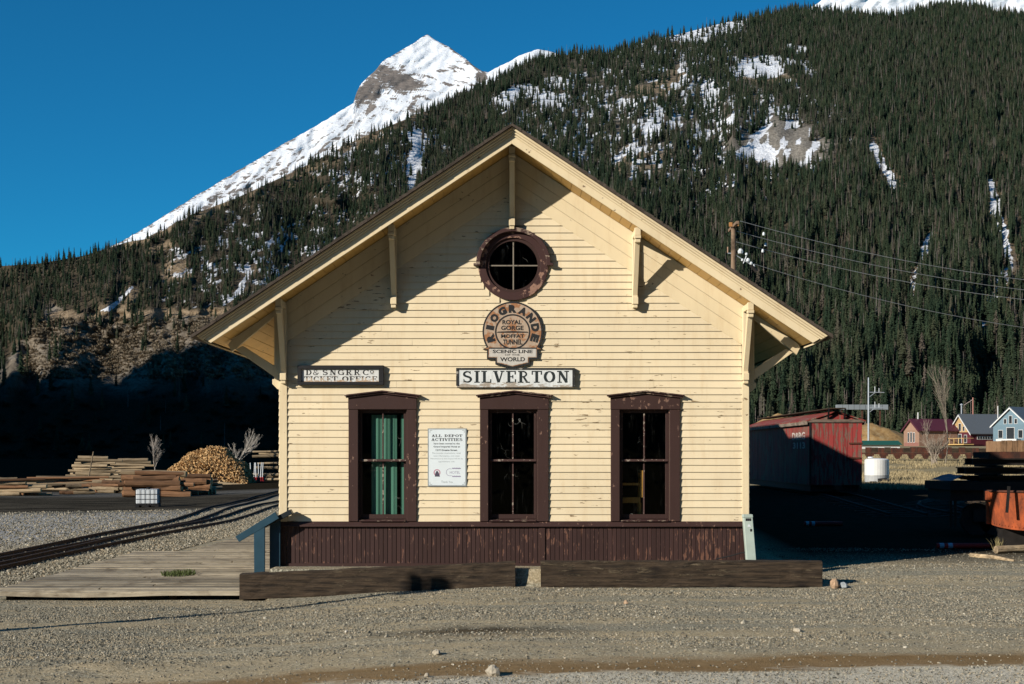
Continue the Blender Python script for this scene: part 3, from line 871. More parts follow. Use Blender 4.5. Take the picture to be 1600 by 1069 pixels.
# rake boards on the wall, three to a side
def rake_bar(mb, s, x0, x1, v0, v1, y0, y1, plumb=True):
    """bar that follows the roof slope on side s, between x0 and x1, v metres below the roof top"""
    q = (lambda v: 0.0) if plumb else (lambda v: v*0.8)
    p = [(s*x0, roof_z(x0)-v1), (s*(x1-q(v1)), roof_z(x1-q(v1))-v1), (s*(x1-q(v0)), roof_z(x1-q(v0))-v0), (s*x0, roof_z(x0)-v0)]
    if s < 0: p = p[::-1]
    return mb.prism(p, y0, y1)
for s in (-1, 1):
    xe = -XL if s < 0 else XR
    for k in range(3):
        rake_bar(MB(), s, 0.0, xe - 0.001*k, WALL_TOP + 0.22*k, WALL_TOP + 0.22*(k+1) - 0.004, -0.030 - 0.004*(k == 0), -0.0) .build('frieze_board', CREAM_TRIM, front, bevel=0.003)
# corner boards, water table, skirting boards
for a, b in ((437, 449), (1159, 1170)):
    MB().box(wx(a), wx(b), -0.035, 0.0, Z_WT1, wz(596)).build('corner_board', CREAM_TRIM, front, bevel=0.004)
MB().prismx([(-0.075, Z_WT0), (-0.075, Z_WT0+0.02), (-0.02, Z_WT1+0.006), (0.0, Z_WT1+0.006), (0.0, Z_WT0)], XL-0.02, XR+0.02).build('water_table', BROWN, front, bevel=0.004)
n = 104
x0, x1 = wx(448), wx(1163)
bwid = (x1-x0)/n
for i in range(n):
    a = x0 + i*bwid
    pr = rnd.uniform(0.018, 0.023)
    MB().prismx([(-pr, Z_BASE+0.06), (-pr, Z_WT0-0.003), (0.0, Z_WT0-0.003), (0.0, Z_BASE+0.06)], a+0.0035, a+bwid-0.0035).build('skirting_board', BROWN_V, front, bevel=0.004)
MB().box(x0, x1, -0.006, -0.0005, Z_BASE+0.07, Z_WT0-0.002).build('skirting_backing', BROWN, front)
MB().box(XL, x0-0.003, -0.04, 0.0, Z_BASE, Z_WT0-0.002).build('skirting_post', BROWN, front, bevel=0.004)
MB().box(x1+0.003, XR, -0.04, 0.0, Z_BASE, Z_WT0-0.002).build('skirting_post', BROWN, front, bevel=0.004)
MB().box(wx(847)-0.05, wx(847)+0.05, -0.036, -0.024, Z_BASE+0.08, Z_WT0-0.004).build('skirting_post', BROWN, front, bevel=0.004)
MB().box(XL+0.11, XR-0.08, -0.05, 0.0, Z_BASE, wz(880)).build('base_board', BROWN, front, bevel=0.004)

# side and rear walls, floor
for s, xw in ((-1, XL), (1, XR)):
    w = MB().box(min(xw, xw-s*0.14), max(xw, xw-s*0.14), TH1+0.002, BACK-0.8, Z_BASE, roof_z(xw)-WALL_TOP-0.01).build('side_wall', CREAM, depot)
    for k in range(26):
        z0 = Z_WT1 + k*EXPO
        if z0 > roof_z(xw)-WALL_TOP-0.12: break
        p = [(xw+s*0.019, z0), (xw, z0), (xw, z0+EXPO+0.01), (xw+s*0.006, z0+EXPO+0.01)]
        if s > 0: p = p[::-1]
        MB().prism(p, 0.003, BACK-0.8).build('siding_board', CREAM, w)
    MB().box(min(xw, xw+s*0.02), max(xw, xw+s*0.02), 0.003, BACK-0.8, Z_BASE, Z_WT0).build('skirting', BROWN, w)
rw = MB()
rw.prism([(XL, Z_BASE), (XR, Z_BASE), (XR, zt(XR)), (0.0, ZA-WALL_TOP), (XL, zt(XL))], BACK-0.8, BACK-0.66)
rw.build('rear_wall', CREAM, depot)
MB().box(XL+0.15, XR-0.15, TH1+0.01, BACK-0.9, Z_BASE+0.1, 0.62).build('floor_deck', TIMBER, depot)
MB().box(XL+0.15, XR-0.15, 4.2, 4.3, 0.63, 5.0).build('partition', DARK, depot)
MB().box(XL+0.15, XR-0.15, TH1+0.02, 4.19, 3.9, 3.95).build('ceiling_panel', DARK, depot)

# roof: deck, soffit boards, rake mouldings, shingles
YF = -0.87
for s in (-1, 1):
    nm = 'roof_slope'
    mb = MB(); rake_bar(mb, s, 0.0, TIP-0.02, 0.035, 0.218, YF+0.03, BACK, plumb=False)
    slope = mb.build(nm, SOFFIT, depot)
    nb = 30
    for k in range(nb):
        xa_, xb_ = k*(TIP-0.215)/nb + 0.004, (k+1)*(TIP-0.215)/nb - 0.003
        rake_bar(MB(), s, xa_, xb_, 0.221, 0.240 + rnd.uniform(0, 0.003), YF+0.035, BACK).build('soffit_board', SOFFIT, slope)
    rake_bar(MB(), s, 0.0, TIP-0.01, 0.15, 0.285, YF, YF+0.03, plumb=False).build('rake_fascia', CREAM_TRIM, slope, bevel=0.004)
    for v0, v1, y in ((0.032, 0.070, YF-0.074), (0.072, 0.112, YF-0.046), (0.114, 0.150, YF-0.022)):
        rake_bar(MB(), s, 0.0, TIP+0.01, v0, v1, y, YF+0.028, plumb=False).build('rake_moulding', CREAM_TRIM, slope, bevel=0.006)
    # eave edge
    xe = lambda v: TIP + 0.005 - v*0.8
    ep = [(s*xe(0.05), roof_z(xe(0.05))-0.05), (s*xe(0.245), roof_z(xe(0.245))-0.245), (s*xe(0.245), roof_z(xe(0.245))-0.268), (s*(xe(0.05)+0.012), roof_z(xe(0.05))-0.070)]
    if s > 0: ep = ep[::-1]
    MB().prism(ep, YF+0.04, BACK).build('eave_fascia', CREAM_TRIM, slope)
    sh = MB()
    nc = 34
    for k in range(nc):
        xb_ = TIP + 0.05 - k*(TIP+0.05)/nc
        xa_ = max(0.0, xb_ - (TIP+0.05)/nc - 0.10)
        lift0, lift1 = 0.028, 0.004
        yy = YF - 0.128; 
        segs_y = [yy] + [yy + 0.5 + 1.2*j for j in range(0, 25)] + [BACK]
        jit = rnd.uniform(-0.006, 0.006)
        p = [(s*xa_, roof_z(xa_)-0.030), (s*xb_, roof_z(xb_)-0.030), (s*xb_, roof_z(xb_)+lift0), (s*xa_, roof_z(xa_)+lift1)]
        if s < 0: p = p[::-1]
        sh.prism(p, yy+jit, BACK+jit)
    sh.build('shingle_course', SHINGLE, slope)
# raised rear part of the roof (its shadow falls on the boxcar)
rr = MB()
rr.prism([(TIP-0.6, roof_z(TIP-0.6)+0.02), (0.0, ZA+0.44), (-TIP+0.6, roof_z(TIP-0.6)+0.02), (-TIP+0.6, roof_z(TIP-0.6)-0.02), (0, ZA-0.05), (TIP-0.6, roof_z(TIP-0.6)-0.02)][::-1], 18.5, BACK+0.2)
rr.build('raised_rear_roof', SHINGLE, depot)

# gable brackets
OB = 0.62
def bracket(xc, zb, ztop, mat=CREAM_TRIM):
    mb = MB(); w = 0.046
    mb.box(xc-w, xc+w, -0.115, -0.030, zb, ztop-0.02)                          # post on the wall
    mb.prismx([(-0.1, ztop-0.10), (-OB+0.05, ztop-0.10), (-OB+0.05, ztop), (-0.1, ztop)], xc-w+0.001, xc+w-0.001)   # arm
    mb.prismx([(-OB+0.02, ztop-0.13), (-OB+0.14, ztop-0.13), (-0.105, zb+0.26), (-0.105, zb+0.10)], xc-w+0.004, xc+w-0.004)  # brace
    mb.box(xc-w-0.003, xc+w+0.003, -OB-0.012, -OB+0.09, ztop-0.115, ztop+0.01) # moulded end
    mb.box(xc-w-0.008, xc+w+0.008, -OB-0.028, -OB+0.09, ztop-0.165, ztop-0.118)
    mb.box(xc-w+0.001, xc+w-0.001, -OB-0.005, -OB+0.08, ztop-0.225, ztop-0.167)
    mb.box(xc-w-0.004, xc+w+0.004, -0.165, -0.028, zb-0.03, zb+0.085)
    mb.box(xc-w+0.006, xc+w-0.006, -0.145, -0.028, zb-0.085, zb-0.033)
    return mb.build('bracket', mat, depot, bevel=0.006)
bracket(0.0, wz(352), roof_z(0.0)-0.285)
bracket(wx(616), wz(474), roof_z(wx(616))-0.252)
bracket(wx(991.5), wz(474), roof_z(wx(991.5))-0.252)
bracket(wx(444.5), wz(592), roof_z(wx(444.5))-0.252)
bracket(wx(1163.5), wz(592), roof_z(wx(1163.5))-0.252)
# eave brackets on the side walls
def eave_bracket(s, y):
    xw = XL if s < 0 else XR
    mb = MB()
    X = lambda a: xw + s*a
    zw = roof_z(xw) - 0.24
    def pr(poly, y0=y, y1=y+0.09):
        poly = [(X(a), b) for a, b in poly]
        if s < 0: poly = poly[::-1]
        mb.prism(poly, y0, y1)
    pr([(0.0, zw-1.25), (0.10, zw-1.25), (0.10, zw-0.02), (0.0, zw+0.02)])
    ss = SL
    pr([(0.10, zw-0.10-0.10*ss), (0.80, zw-0.22-0.80*ss), (0.86, zw-0.10-0.80*ss), (0.80, zw-0.02-0.80*ss), (0.10, zw-0.0-0.10*ss)], y+0.002, y+0.088)
    pr([(0.10, zw-1.16), (0.10, zw-0.98), (0.62, zw-0.30-0.62*ss+0.06), (0.74, zw-0.24-0.74*ss+0.02)], y+0.004, y+0.086)
    pr([(0.0, zw-1.38), (0.05, zw-1.36), (0.13, zw-1.28), (0.13, zw-1.20), (0.0, zw-1.20)], y-0.004, y+0.094)
    return mb.build('eave_bracket', CREAM_TRIM, depot, bevel=0.005)
for yb in (0.06, 5.0, 10.0, 15.0, 20.0):
    eave_bracket(-1, yb); eave_bracket(1, yb)

# windows
def m_glass():
    t = NT('old_window_glass')
    tr = t.n('BsdfTransparent'); tr.inputs[0].default_value = (0.82, 0.85, 0.84, 1)
    gl = t.n('BsdfGlossy'); gl.inputs['Roughness'].default_value = 0.04
    wob = t.noise(t.pos(), 2.5, 2)
    bp = t.n('Bump'); t.put(bp.inputs['Height'], wob); bp.inputs['Strength'].default_value = 0.12; bp.inputs['Distance'].default_value = 0.05
    t.put(gl.inputs['Normal'], bp.outputs[0])
    gm = t.n('NewGeometry'); dt = t.n('VectorMath'); dt.operation = 'DOT_PRODUCT'
    t.put(dt.inputs[0], gm.outputs['Incoming']); t.put(dt.inputs[1], gm.outputs['Normal'])
    graz = t.math('POWER', t.math('SUBTRACT', 1.0, t.math('ABSOLUTE', dt.outputs['Value'])), 5.0)
    fres = t.math('ADD', t.math('MULTIPLY', graz, 0.92), 0.05)
    m1 = t.n('MixShader'); t.put(m1.inputs[0], fres); t.put(m1.inputs[1], tr.outputs[0]); t.put(m1.inputs[2], gl.outputs[0])
    # dust, drips and old cobwebs
    df = t.n('BsdfDiffuse'); df.inputs[0].default_value = (0.50, 0.50, 0.46, 1)
    warpv = t.n('VectorMath'); warpv.operation = 'ADD'
    nzv = t.n('TexNoise'); nzv.inputs['Scale'].default_value = 2.6; t.put(nzv.inputs['Vector'], t.pos())
    t.put(warpv.inputs[0], t.pos((1, 1, 0.55))); t.put(warpv.inputs[1], nzv.outputs['Color'])
    vo = t.n('TexVoronoi'); vo.feature = 'DISTANCE_TO_EDGE'; vo.inputs['Scale'].default_value = 2.6; t.put(vo.inputs['Vector'], warpv.outputs[0])
    web = t.math('MULTIPLY', t.ramp(vo.outputs['Distance'], [(0.0, 1.0), (0.012, 0.0)]), t.ramp(t.noise(t.pos(), 3.3, 3), [(0.55, 0.0), (0.68, 0.30)]))
    dust = t.ramp(t.noise(t.pos((8, 8, 1.2)), 3.0, 6, 0.7), [(0.55, 0.0), (0.9, 0.035)])
    spots = t.ramp(t.noise(t.pos(), 45, 2), [(0.79, 0.0), (0.82, 0.25)])
    k = t.math('MAXIMUM', t.math('MAXIMUM', web, dust), spots)
    m2 = t.n('MixShader'); t.put(m2.inputs[0], k); t.put(m2.inputs[1], m1.outputs[0]); t.put(m2.inputs[2], df.outputs[0])
    t.put(t.out.inputs['Surface'], m2.outputs[0])
    return t.mat
GLASS = m_glass()
MUNTIN = m_paint('muntin_paint', (0.075,0.040,0.035), (0.42,0.34,0.27), chips=0.62, fine=16)
HOOD = m_paint('hood_paint', (0.062,0.030,0.027), (0.40,0.30,0.22), chips=0.635, sc=(0.6,1,2), fine=12)
for w in WIN:
    L, Rr, l, r = (wx(p) for p in w)
    cx = (L+Rr)/2
    zs, zh = wz(815)+0.004, wz(640)
    cm = MB()
    cm.box(L, l, -0.050, 0.0, zs, zh)
    cm.box(r, Rr, -0.050, 0.0, zs, zh)
    cm.prism([(L-0.004, zh+0.001), (Rr+0.004, zh+0.001), (Rr+0.004, wz(620)), (cx, wz(615)), (L-0.004, wz(620))], -0.062, 0.0)
    wnd = cm.build('window', BROWN, front, bevel=0.005)
    hd = MB()
    e0, e1 = L-0.062, Rr+0.066
    for (xa_, xb_) in ((e0, cx), (cx, e1)):
        f = lambda x: wz(619.5) + (wz(612.5)-wz(619.5))*(1-abs(x-cx)/(e1-cx))
        hd.prism([(xa_, f(xa_)), (xb_, f(xb_)), (xb_, f(xb_)+0.022), (xa_, f(xa_)+0.022)], -0.135, 0.0)
        hd.prism([(xa_+0.025*(xa_ == e0), f(xa_)-0.03), (xb_-0.025*(xb_ == e1), f(xb_)-0.03), (xb_-0.025*(xb_ == e1), f(xb_)-0.002), (xa_+0.025*(xa_ == e0), f(xa_)-0.002)], -0.100, -0.0635)
    hd.build('hood', HOOD, wnd, bevel=0.003)
    jm = MB()
    jm.box(l-0.001, l+0.018, 0.001, 0.145, zs, zh); jm.box(r-0.018, r+0.001, 0.001, 0.145, zs, zh); jm.box(l+0.019, r-0.019, 0.001, 0.145, zh-0.016, zh+0.004)
    jm.build('jamb', BROWN, wnd)
    MB().prismx([(-0.072, zs), (-0.072, zs+0.016), (0.13, zs+0.035), (0.13, zs)], l+0.02, r-0.02).build('sill', HOOD, wnd, bevel=0.003)
    zm = wz(719)
    def sash(name, a, b, c, d, y, lowrail):
        mb = MB(); st = 0.040
        mb.box(a, a+st, y, y+0.035, c, d); mb.box(b-st, b, y, y+0.035, c, d)
        mb.box(a+st, b-st, y+0.001, y+0.034, c, c+lowrail); mb.box(a+st, b-st, y+0.001, y+0.034, d-0.04, d)
        o = mb.build(name, BROWN, wnd, bevel=0.003)
        xm = (a+b)/2
        MB().box(xm-0.012, xm+0.012, y+0.002, y+0.033, c+lowrail, d-0.04).build('muntin', MUNTIN, wnd, bevel=0.003)
        for p0, p1 in ((a+st, xm-0.012), (xm+0.012, b-st)):
            MB().add([(p0, y+0.018, c+lowrail), (p1, y+0.018, c+lowrail), (p1, y+0.018, d-0.04), (p0, y+0.018, d-0.04)], [(0,1,2,3)]).build('pane', GLASS, wnd)
    sash('upper_sash', l+0.018, r-0.018, zm-0.02, zh-0.016, 0.045, 0.035)
    sash('lower_sash', l+0.018, r-0.018, zs+0.036, zm+0.012, 0.085, 0.075)
    MB().box(l+0.02, r-0.02, 0.022, 0.045, zm-0.022, zm+0.012).build('meeting_rail', MUNTIN, wnd, bevel=0.003)

# round gable window
def ring(mb, c, r0, r1, y0, y1, n=56, a0=0.0, a1=2*math.pi):
    full = abs(a1-a0-2*math.pi) < 1e-6
    m = n if full else n+1
    vs = []
    for i in range(m):
        t = a0 + (a1-a0)*i/n
        for r, y in ((r0,y0),(r1,y0),(r1,y1),(r0,y1)):
            vs.append((c[0]+r*math.cos(t), y, c[1]+r*math.sin(t)))
    fs = []
    for i in range(n):
        j = (i+1) % m
        for k in range(4):
            l = (k+1) % 4
            fs.append((i*4+k, i*4+l, j*4+l, j*4+k))
    if not full: fs += [(0,1,2,3), tuple(4*(m-1)+k for k in (3,2,1,0))]
    return mb.add(vs, fs)
rwin = ring(MB(), RC, RR_IN+0.03, RR_OUT, -0.055, 0.0).build('round_window', BROWN_RIM, front, bevel=0.004)
ring(MB(), RC, RR_OUT-0.03, RR_OUT+0.035, -0.125, 0.0, 40, math.radians(2), math.radians(178)).build('hood', HOOD, rwin, bevel=0.004)
for sx in (-1, 1):
    MB().box(RC[0]+sx*(RR_OUT+0.02)-0.055, RC[0]+sx*(RR_OUT+0.02)+0.055, -0.132, 0.0, RC[1]-0.012, RC[1]+0.028).build('hood_end', HOOD, rwin, bevel=0.004)
ring(MB(), RC, RR_IN-0.02, RR_IN+0.03, -0.02, 0.05).build('sash', BROWN, rwin)
for a in range(4):
    vs = [(RC[0], 0.03, RC[1])] + [(RC[0]+(RR_IN-0.01)*math.cos(math.pi/2*a+math.pi/2*i/12), 0.03, RC[1]+(RR_IN-0.01)*math.sin(math.pi/2*a+math.pi/2*i/12)) for i in range(13)]
    MB().add(vs, [tuple(range(14))]).build('pane', GLASS, rwin)
PALE_MUNTIN = m_paint('pale_muntin_paint', (0.25,0.215,0.17), (0.13,0.1,0.07), chips=0.68, fine=16)
MB().box(RC[0]-0.010, RC[0]+0.010, 0.008, 0.045, RC[1]-RR_IN+0.01, RC[1]+RR_IN-0.01).build('muntin', PALE_MUNTIN, rwin)
MB().box(RC[0]-RR_IN+0.01, RC[0]+RR_IN-0.01, 0.010, 0.043, RC[1]-0.010, RC[1]+0.010).build('muntin', PALE_MUNTIN, rwin)
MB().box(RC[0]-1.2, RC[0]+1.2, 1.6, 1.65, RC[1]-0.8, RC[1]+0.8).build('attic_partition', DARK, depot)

# curtain behind the left window, chair behind the right one
def curtain():
    t = NT('green_curtain_cloth')
    nz = t.noise(t.pos((20,20,1)), 3, 4)
    m = t.done(t.mix(nz, (0.07,0.19,0.135), (0.11,0.27,0.195)), 0.8)
    root = thing('curtain', (wx(610), 0.24, wz(814)), 'green cloth curtain hanging behind the left window', 'curtain')
    for a, b in ((wx(579), wx(619)), (wx(625), wx(640))):
        n = 36; vs = []; fs = []
        for i in range(n+1):
            x = a + (b-a)*i/n
            y = 0.165 + 0.010*math.sin((x-a)*46) + 0.005*math.sin((x-a)*101)
            vs += [(x, y, wz(818)), (x, y*0.5+0.0825, wz(648))]
        for i in range(n): fs.append((2*i, 2*i+2, 2*i+3, 2*i+1))
        MB().add(vs, fs).build('curtain_panel', m, root, smooth=True)
    MB().tube((wx(556), 0.25, wz(645)), (wx(641), 0.25, wz(645)), 0.008).build('curtain_rod', STEEL_DARK, root)
curtain()
def chair():
    W = m_wood('varnished_wood', (0.50,0.24,0.05), (0.62,0.33,0.08), sc=(6,6,1), scale=3, knots=False)
    x1, x0, y0, y1 = wx(1004), wx(952), 0.26, 0.66
    root = thing('chair', ((x0+x1)/2, (y0+y1)/2, 0.63), 'varnished wooden chair just inside the right window', 'chair')
    MB().box(x0, x1-0.01, y0, y1, wz(787), wz(778)).build('seat', W, root, bevel=0.004)
    for y in (y0+0.02, y1-0.02):
        MB().bar((x1, y, wz(778)), (x1+0.01, y, wz(735)), 0.05, 0.05).build('back_post', W, root)
        MB().bar((x0+0.03, y, 0.63), (x0+0.03, y, wz(757)), 0.04, 0.04).build('leg', W, root)
        MB().bar((x1-0.02, y, 0.63), (x1-0.02, y, wz(787)), 0.04, 0.04).build('leg', W, root)
        MB().box(x0-0.02, x1-0.025, y-0.025, y+0.025, wz(759), wz(755.5)).build('armrest', W, root)
    for zz in (738, 748, 758):
        MB().box(x1-0.012, x1+0.012, y0+0.05, y1-0.05, wz(zz)-0.02, wz(zz)+0.02).build('back_slat', W, root)
chair()
# ------------------------------------------------------------------ lettering
def strip(pts, ths):
    """quads along a centre line"""
    out = []
    L = []; R_ = []
    for i, p in enumerate(pts):
        a = pts[max(0, i-1)]; b = pts[min(len(pts)-1, i+1)]
        dx, dy = b[0]-a[0], b[1]-a[1]; l = math.hypot(dx, dy) or 1
        nx, ny = -dy/l, dx/l; t = ths[i]/2 if isinstance(ths, list) else ths/2
        L.append((p[0]+nx*t, p[1]+ny*t)); R_.append((p[0]-nx*t, p[1]-ny*t))
    for i in range(len(pts)-1):
        out.append([R_[i], R_[i+1], L[i+1], L[i]])
    return out
def arc(cx, cy, rx, ry, a0, a1, n=14):
    return [(cx+rx*math.cos(math.radians(a0+(a1-a0)*i/n)), cy+ry*math.sin(math.radians(a0+(a1-a0)*i/n))) for i in range(n+1)]
def bx2(x0, y0, x1, y1): return [[(x0,y0),(x1,y0),(x1,y1),(x0,y1)]]
K, k_, H = 0.20, 0.095, 0.085                         # thick, thin, slab serif
def slab(x, y, w=0.17): return bx2(x-w, y, x+w, y+H)
def glyph(c):
    """slab serif capitals in a box one unit high: (width, list of layers of quads)"""
    st = lambda x: bx2(x-K/2, 0.0, x+K/2, 1.0)
    if c == 'I': return 0.40, [st(.2), slab(.2, 0, .19), slab(.2, 1-H, .19)]
    if c == 'L': return 0.72, [st(.22), slab(.2, 1-H, .2), bx2(.02, 0, .70, H), bx2(.62, 0, .70, .3)]
    if c == 'E': return 0.74, [st(.22), bx2(.02, 0, .72, H), bx2(.02, 1-H, .70, 1), bx2(.2, .47, .52, .47+H), bx2(.64, 0, .72, .3), bx2(.62, .7, .70, 1), bx2(.46, .36, .52, .66)]
    if c == 'F': return 0.70, [st(.22), slab(.2, 0, .2), bx2(.02, 1-H, .68, 1), bx2(.2, .47, .52, .47+H), bx2(.60, .7, .68, 1), bx2(.46, .36, .52, .66)]
    if c == 'T': return 0.76, [st(.38), slab(.38, 0, .2), bx2(.02, 1-H, .74, 1), bx2(.02, .68, .10, 1), bx2(.66, .68, .74, 1)]
    if c == 'V': return 0.80, [strip([(.16,.98),(.41,.03)], K), strip([(.66,.98),(.43,.03)], k_), slab(.16, 1-H, .16), slab(.66, 1-H, .14)]
    if c == 'A': return 0.80, [strip([(.62,.02),(.39,.98)], K), strip([(.16,.02),(.37,.98)], k_), slab(.14, 0, .14), slab(.64, 0, .16), bx2(.24,.30,.56,.30+H)]
    if c == 'N': return 0.86, [strip([(.20,.97),(.68,.03)], K), bx2(.14,0,.14+k_,1), bx2(.64,0,.64+k_,1), slab(.18, 0, .16), slab(.12, 1-H, .12), slab(.68, 1-H, .16)]
    if c in 'O0': return 0.84, [strip(arc(.42,.5,.31,.43,0,360,28), [K if abs(math.cos(math.radians(360*i/28))) > .6 else .11 for i in range(29)])]
    if c == 'C': return 0.80, [strip(arc(.44,.5,.33,.43,45,318,22), [.10+.07*abs(math.cos(math.radians(45+273*i/22))) for i in range(23)]), bx2(.64,.68,.71,.98)]
    if c == 'G': return 0.84, [strip(arc(.44,.5,.33,.43,45,330,22), [.10+.07*abs(math.cos(math.radians(45+285*i/22))) for i in range(23)]), bx2(.64,.68,.71,.98), bx2(.66,.05,.80,.44), bx2(.52,.40,.84,.47)]
    if c == 'D': return 0.84, [st(.22), strip(arc(.30,.5,.38,.455,-90,90,16), [.09+.08*abs(math.cos(math.radians(-90+180*i/16))) for i in range(17)]), bx2(.02,0,.32,H), bx2(.02,1-H,.32,1)]
    if c == 'P': return 0.78, [st(.22), strip(arc(.34,.73,.27,.225,-90,90,12), .12), bx2(.02,1-H,.36,1), bx2(.2,.45,.36,.45+H), slab(.2,0,.2)]
    if c == 'R': return 0.86, [st(.22), strip(arc(.34,.73,.27,.225,-90,90,12), .12), bx2(.02,1-H,.36,1), bx2(.2,.45,.36,.45+H), slab(.2,0,.2), strip([(.42,.48),(.66,.04)], .14), slab(.70,0,.14)]
    if c == 'K': return 0.86, [st(.22), slab(.2,0,.2), slab(.2,1-H,.2), strip([(.30,.42),(.64,.96)], k_), strip([(.40,.55),(.68,.04)], .15), slab(.66,1-H,.14), slab(.70,0,.14)]
    if c == 'S': 
        top = arc(.38,.73,.23,.20,35,262,16); bot = arc(.38,.28,.25,.22,82,-150,16)
        return 0.76, [strip(top+bot, [.11]*5+[.14]*5+[.17]*14+[.14]*5+[.11]*5), bx2(.55,.72,.61,.98), bx2(.11,.02,.17,.30)]
    if c == '&': return 0.86, [strip(arc(.36,.76,.17,.17,-40,240,14)+[(.62,.06)], .09), strip(arc(.34,.27,.25,.22,110,320,14)+[(.74,.42)], .10)]
    if c == 'o': return 0.5, [strip(arc(.25,.62,.17,.26,0,360,18), .10), bx2(.08,.18,.44,.26)]
    return 0.35, []
def serif_text(name, s, x0, x1, z0, z1, y, mat, parent, gap=0.06):
    ws = [glyph(c)[0] for c in s]
    tot = sum(ws) + gap*(len(s)-1)
    kx = (x1-x0)/tot; kz = z1-z0
    mb = MB(); x = 0
    for c, w in zip(s, ws):
        for li, layer in enumerate(glyph(c)[1]):
            yy = y - 0.0005*(li+1)
            for q in layer:
                mb.add([(x0+(x+a)*kx, yy, z0+b*kz) for a, b in q], [(0,1,2,3)])
        x += w + gap
    return mb.build(name, mat, parent)
def text_mesh(s, bold=0.0):
    cu = bpy.data.curves.new('lettering', 'FONT'); cu.body = s; cu.offset = bold; cu.resolution_u = 3
    ob = bpy.data.objects.new('lettering', cu); C.objects.link(ob)
    dg = bpy.context.evaluated_depsgraph_get()
    me = bpy.data.meshes.new_from_object(ob.evaluated_get(dg))
    v = np.array([p.co[:2] for p in me.vertices]); f = [tuple(p.vertices) for p in me.polygons]
    bpy.data.objects.remove(ob); bpy.data.curves.remove(cu); bpy.data.meshes.remove(me)
    return v, f
def sans_text(name, s, x0, x1, z0, z1, y, mat, parent, bold=0.02, rot=None, mb=None, slant=0.0):
    v, f = text_mesh(s, bold)
    lo, hi = v.min(0), v.max(0)
    u = (v-lo)/(hi-lo)
    X = x0 + u[:,0]*(x1-x0) + slant*u[:,1]*(z1-z0); Z = z0 + u[:,1]*(z1-z0)
    if rot:
        (cx, cz), a = rot
        ca, sa = math.cos(a), math.sin(a)
        X, Z = cx + (X-cx)*ca - (Z-cz)*sa, cz + (X-cx)*sa + (Z-cz)*ca
    mm = mb or MB()
    mm.add([(float(a), y, float(b)) for a, b in zip(X, Z)], f)
    if mb is None: return mm.build(name, mat, parent)

# ------------------------------------------------------------------ signs on the front wall
YS = -0.024
def board(mb, a, b, c, d, y0, y1): return mb.box(wx(a), wx(b), y0, y1, wz(d), wz(c))
# SILVERTON
root = thing('station_sign', (wx(805), YS, wz(605)), 'long white station sign reading SILVERTON with peeling paint', 'sign')
SILV = m_sign('silverton_white_paint', (0.74,0.76,0.74), (0.42,0.36,0.29), 0.70, (0.8,1,2.2), low=wz(597.5))
SILV_INK = m_sign('silverton_black_paint', (0.022,0.030,0.032), (0.42,0.36,0.29), 0.70, (0.8,1,2.2), low=wz(597.5))
board(MB(), 714, 897, 576.5, 605.5, -0.075, YS).build('board', SILV, root, bevel=0.003)
fr = MB(); board(fr, 713, 898, 575.5, 578.0, -0.088, YS); board(fr, 713, 716.5, 578.1, 603, -0.088, YS); board(fr, 894, 898, 578.1, 605, -0.088, YS)
fr.build('frame', m_sign('sign_frame_paint', (0.03,0.03,0.03), (0.36,0.33,0.28), 0.56, (0.8,1,2)), root)
serif_text('lettering', 'SILVERTON', wx(722), wx(889), wz(598.5), wz(580), -0.0755, SILV_INK, root, gap=0.10)
# ticket office
root = thing('ticket_sign', (wx(532), YS, wz(601)), 'black framed white ticket office sign with flaking letters', 'sign')
TW = m_sign('ticket_white_paint', (0.72,0.72,0.69), (0.50,0.33,0.20), 0.63, (0.7,1,2.4), low=wz(595))
TI = m_sign('ticket_black_paint', (0.03,0.03,0.03), (0.50,0.33,0.20), 0.63, (0.7,1,2.4), low=wz(595))
TI2 = m_sign('ticket_worn_paint', (0.035,0.032,0.03), (0.55,0.42,0.30), 0.56, (1.2,1,2.4), low=wz(594))
board(MB(), 471, 594, 576.5, 598, -0.060, YS).build('board', TW, root)
fr = MB(); board(fr, 466, 600, 571.5, 577, -0.095, YS); board(fr, 466, 600, 597, 602, -0.095, YS); board(fr, 466, 472, 577.1, 596.9, -0.094, YS); board(fr, 592.5, 600, 577.1, 596.9, -0.094, YS)
fr.build('frame', BLACKP, root, bevel=0.003)
serif_text('lettering', 'D&', wx(478), wx(500), wz(586.5), wz(578), -0.0605, TI, root)
serif_text('lettering', 'SNGRR', wx(504), wx(564), wz(586.5), wz(578), -0.0605, TI, root, gap=0.16)
serif_text('lettering', 'Co', wx(567), wx(585), wz(586.5), wz(578), -0.0605, TI, root)
serif_text('lettering', 'TICKET', wx(476), wx(528), wz(597), wz(588.3), -0.0605, TI2, root)
serif_text('lettering', 'OFFICE', wx(535), wx(590), wz(597), wz(588.3), -0.0605, TI2, root)
# round railway shield
SC = (wx(801), wz(519))
root = thing('railway_shield_sign', (SC[0], YS, wz(572)), 'round rusty railway shield sign lettered RIO GRANDE above the station name', 'sign')
def shield_poly(g):
    R0 = 44.5/S0 + g
    p = []
    a0 = math.degrees(math.asin((wz(543)-SC[1])/R0))
    p += arc(SC[0], SC[1], R0, R0, a0, 180-a0, 44)
    px = [(756.5, 546), (763.5, 546), (763.5, 559), (776.5, 559), (776.5, 567), (801, 573), (825.5, 567), (825.5, 559), (838.5, 559), (838.5, 546), (845.5, 546)]
    sg = lambda v: (v > 801) - (v < 801)
    p += [(wx(a) + sg(a)*g, wz(b) - g*(b > 547)) for a, b in px]
    return p[::-1][::-1]
SHW = m_sign('shield_paint', (0.48,0.36,0.26), (0.38,0.18,0.085), 0.49, (1,1,1))
SHB = m_sign('shield_banner_paint', (0.60,0.56,0.50), (0.45,0.30,0.2), 0.60, (1,1,1))
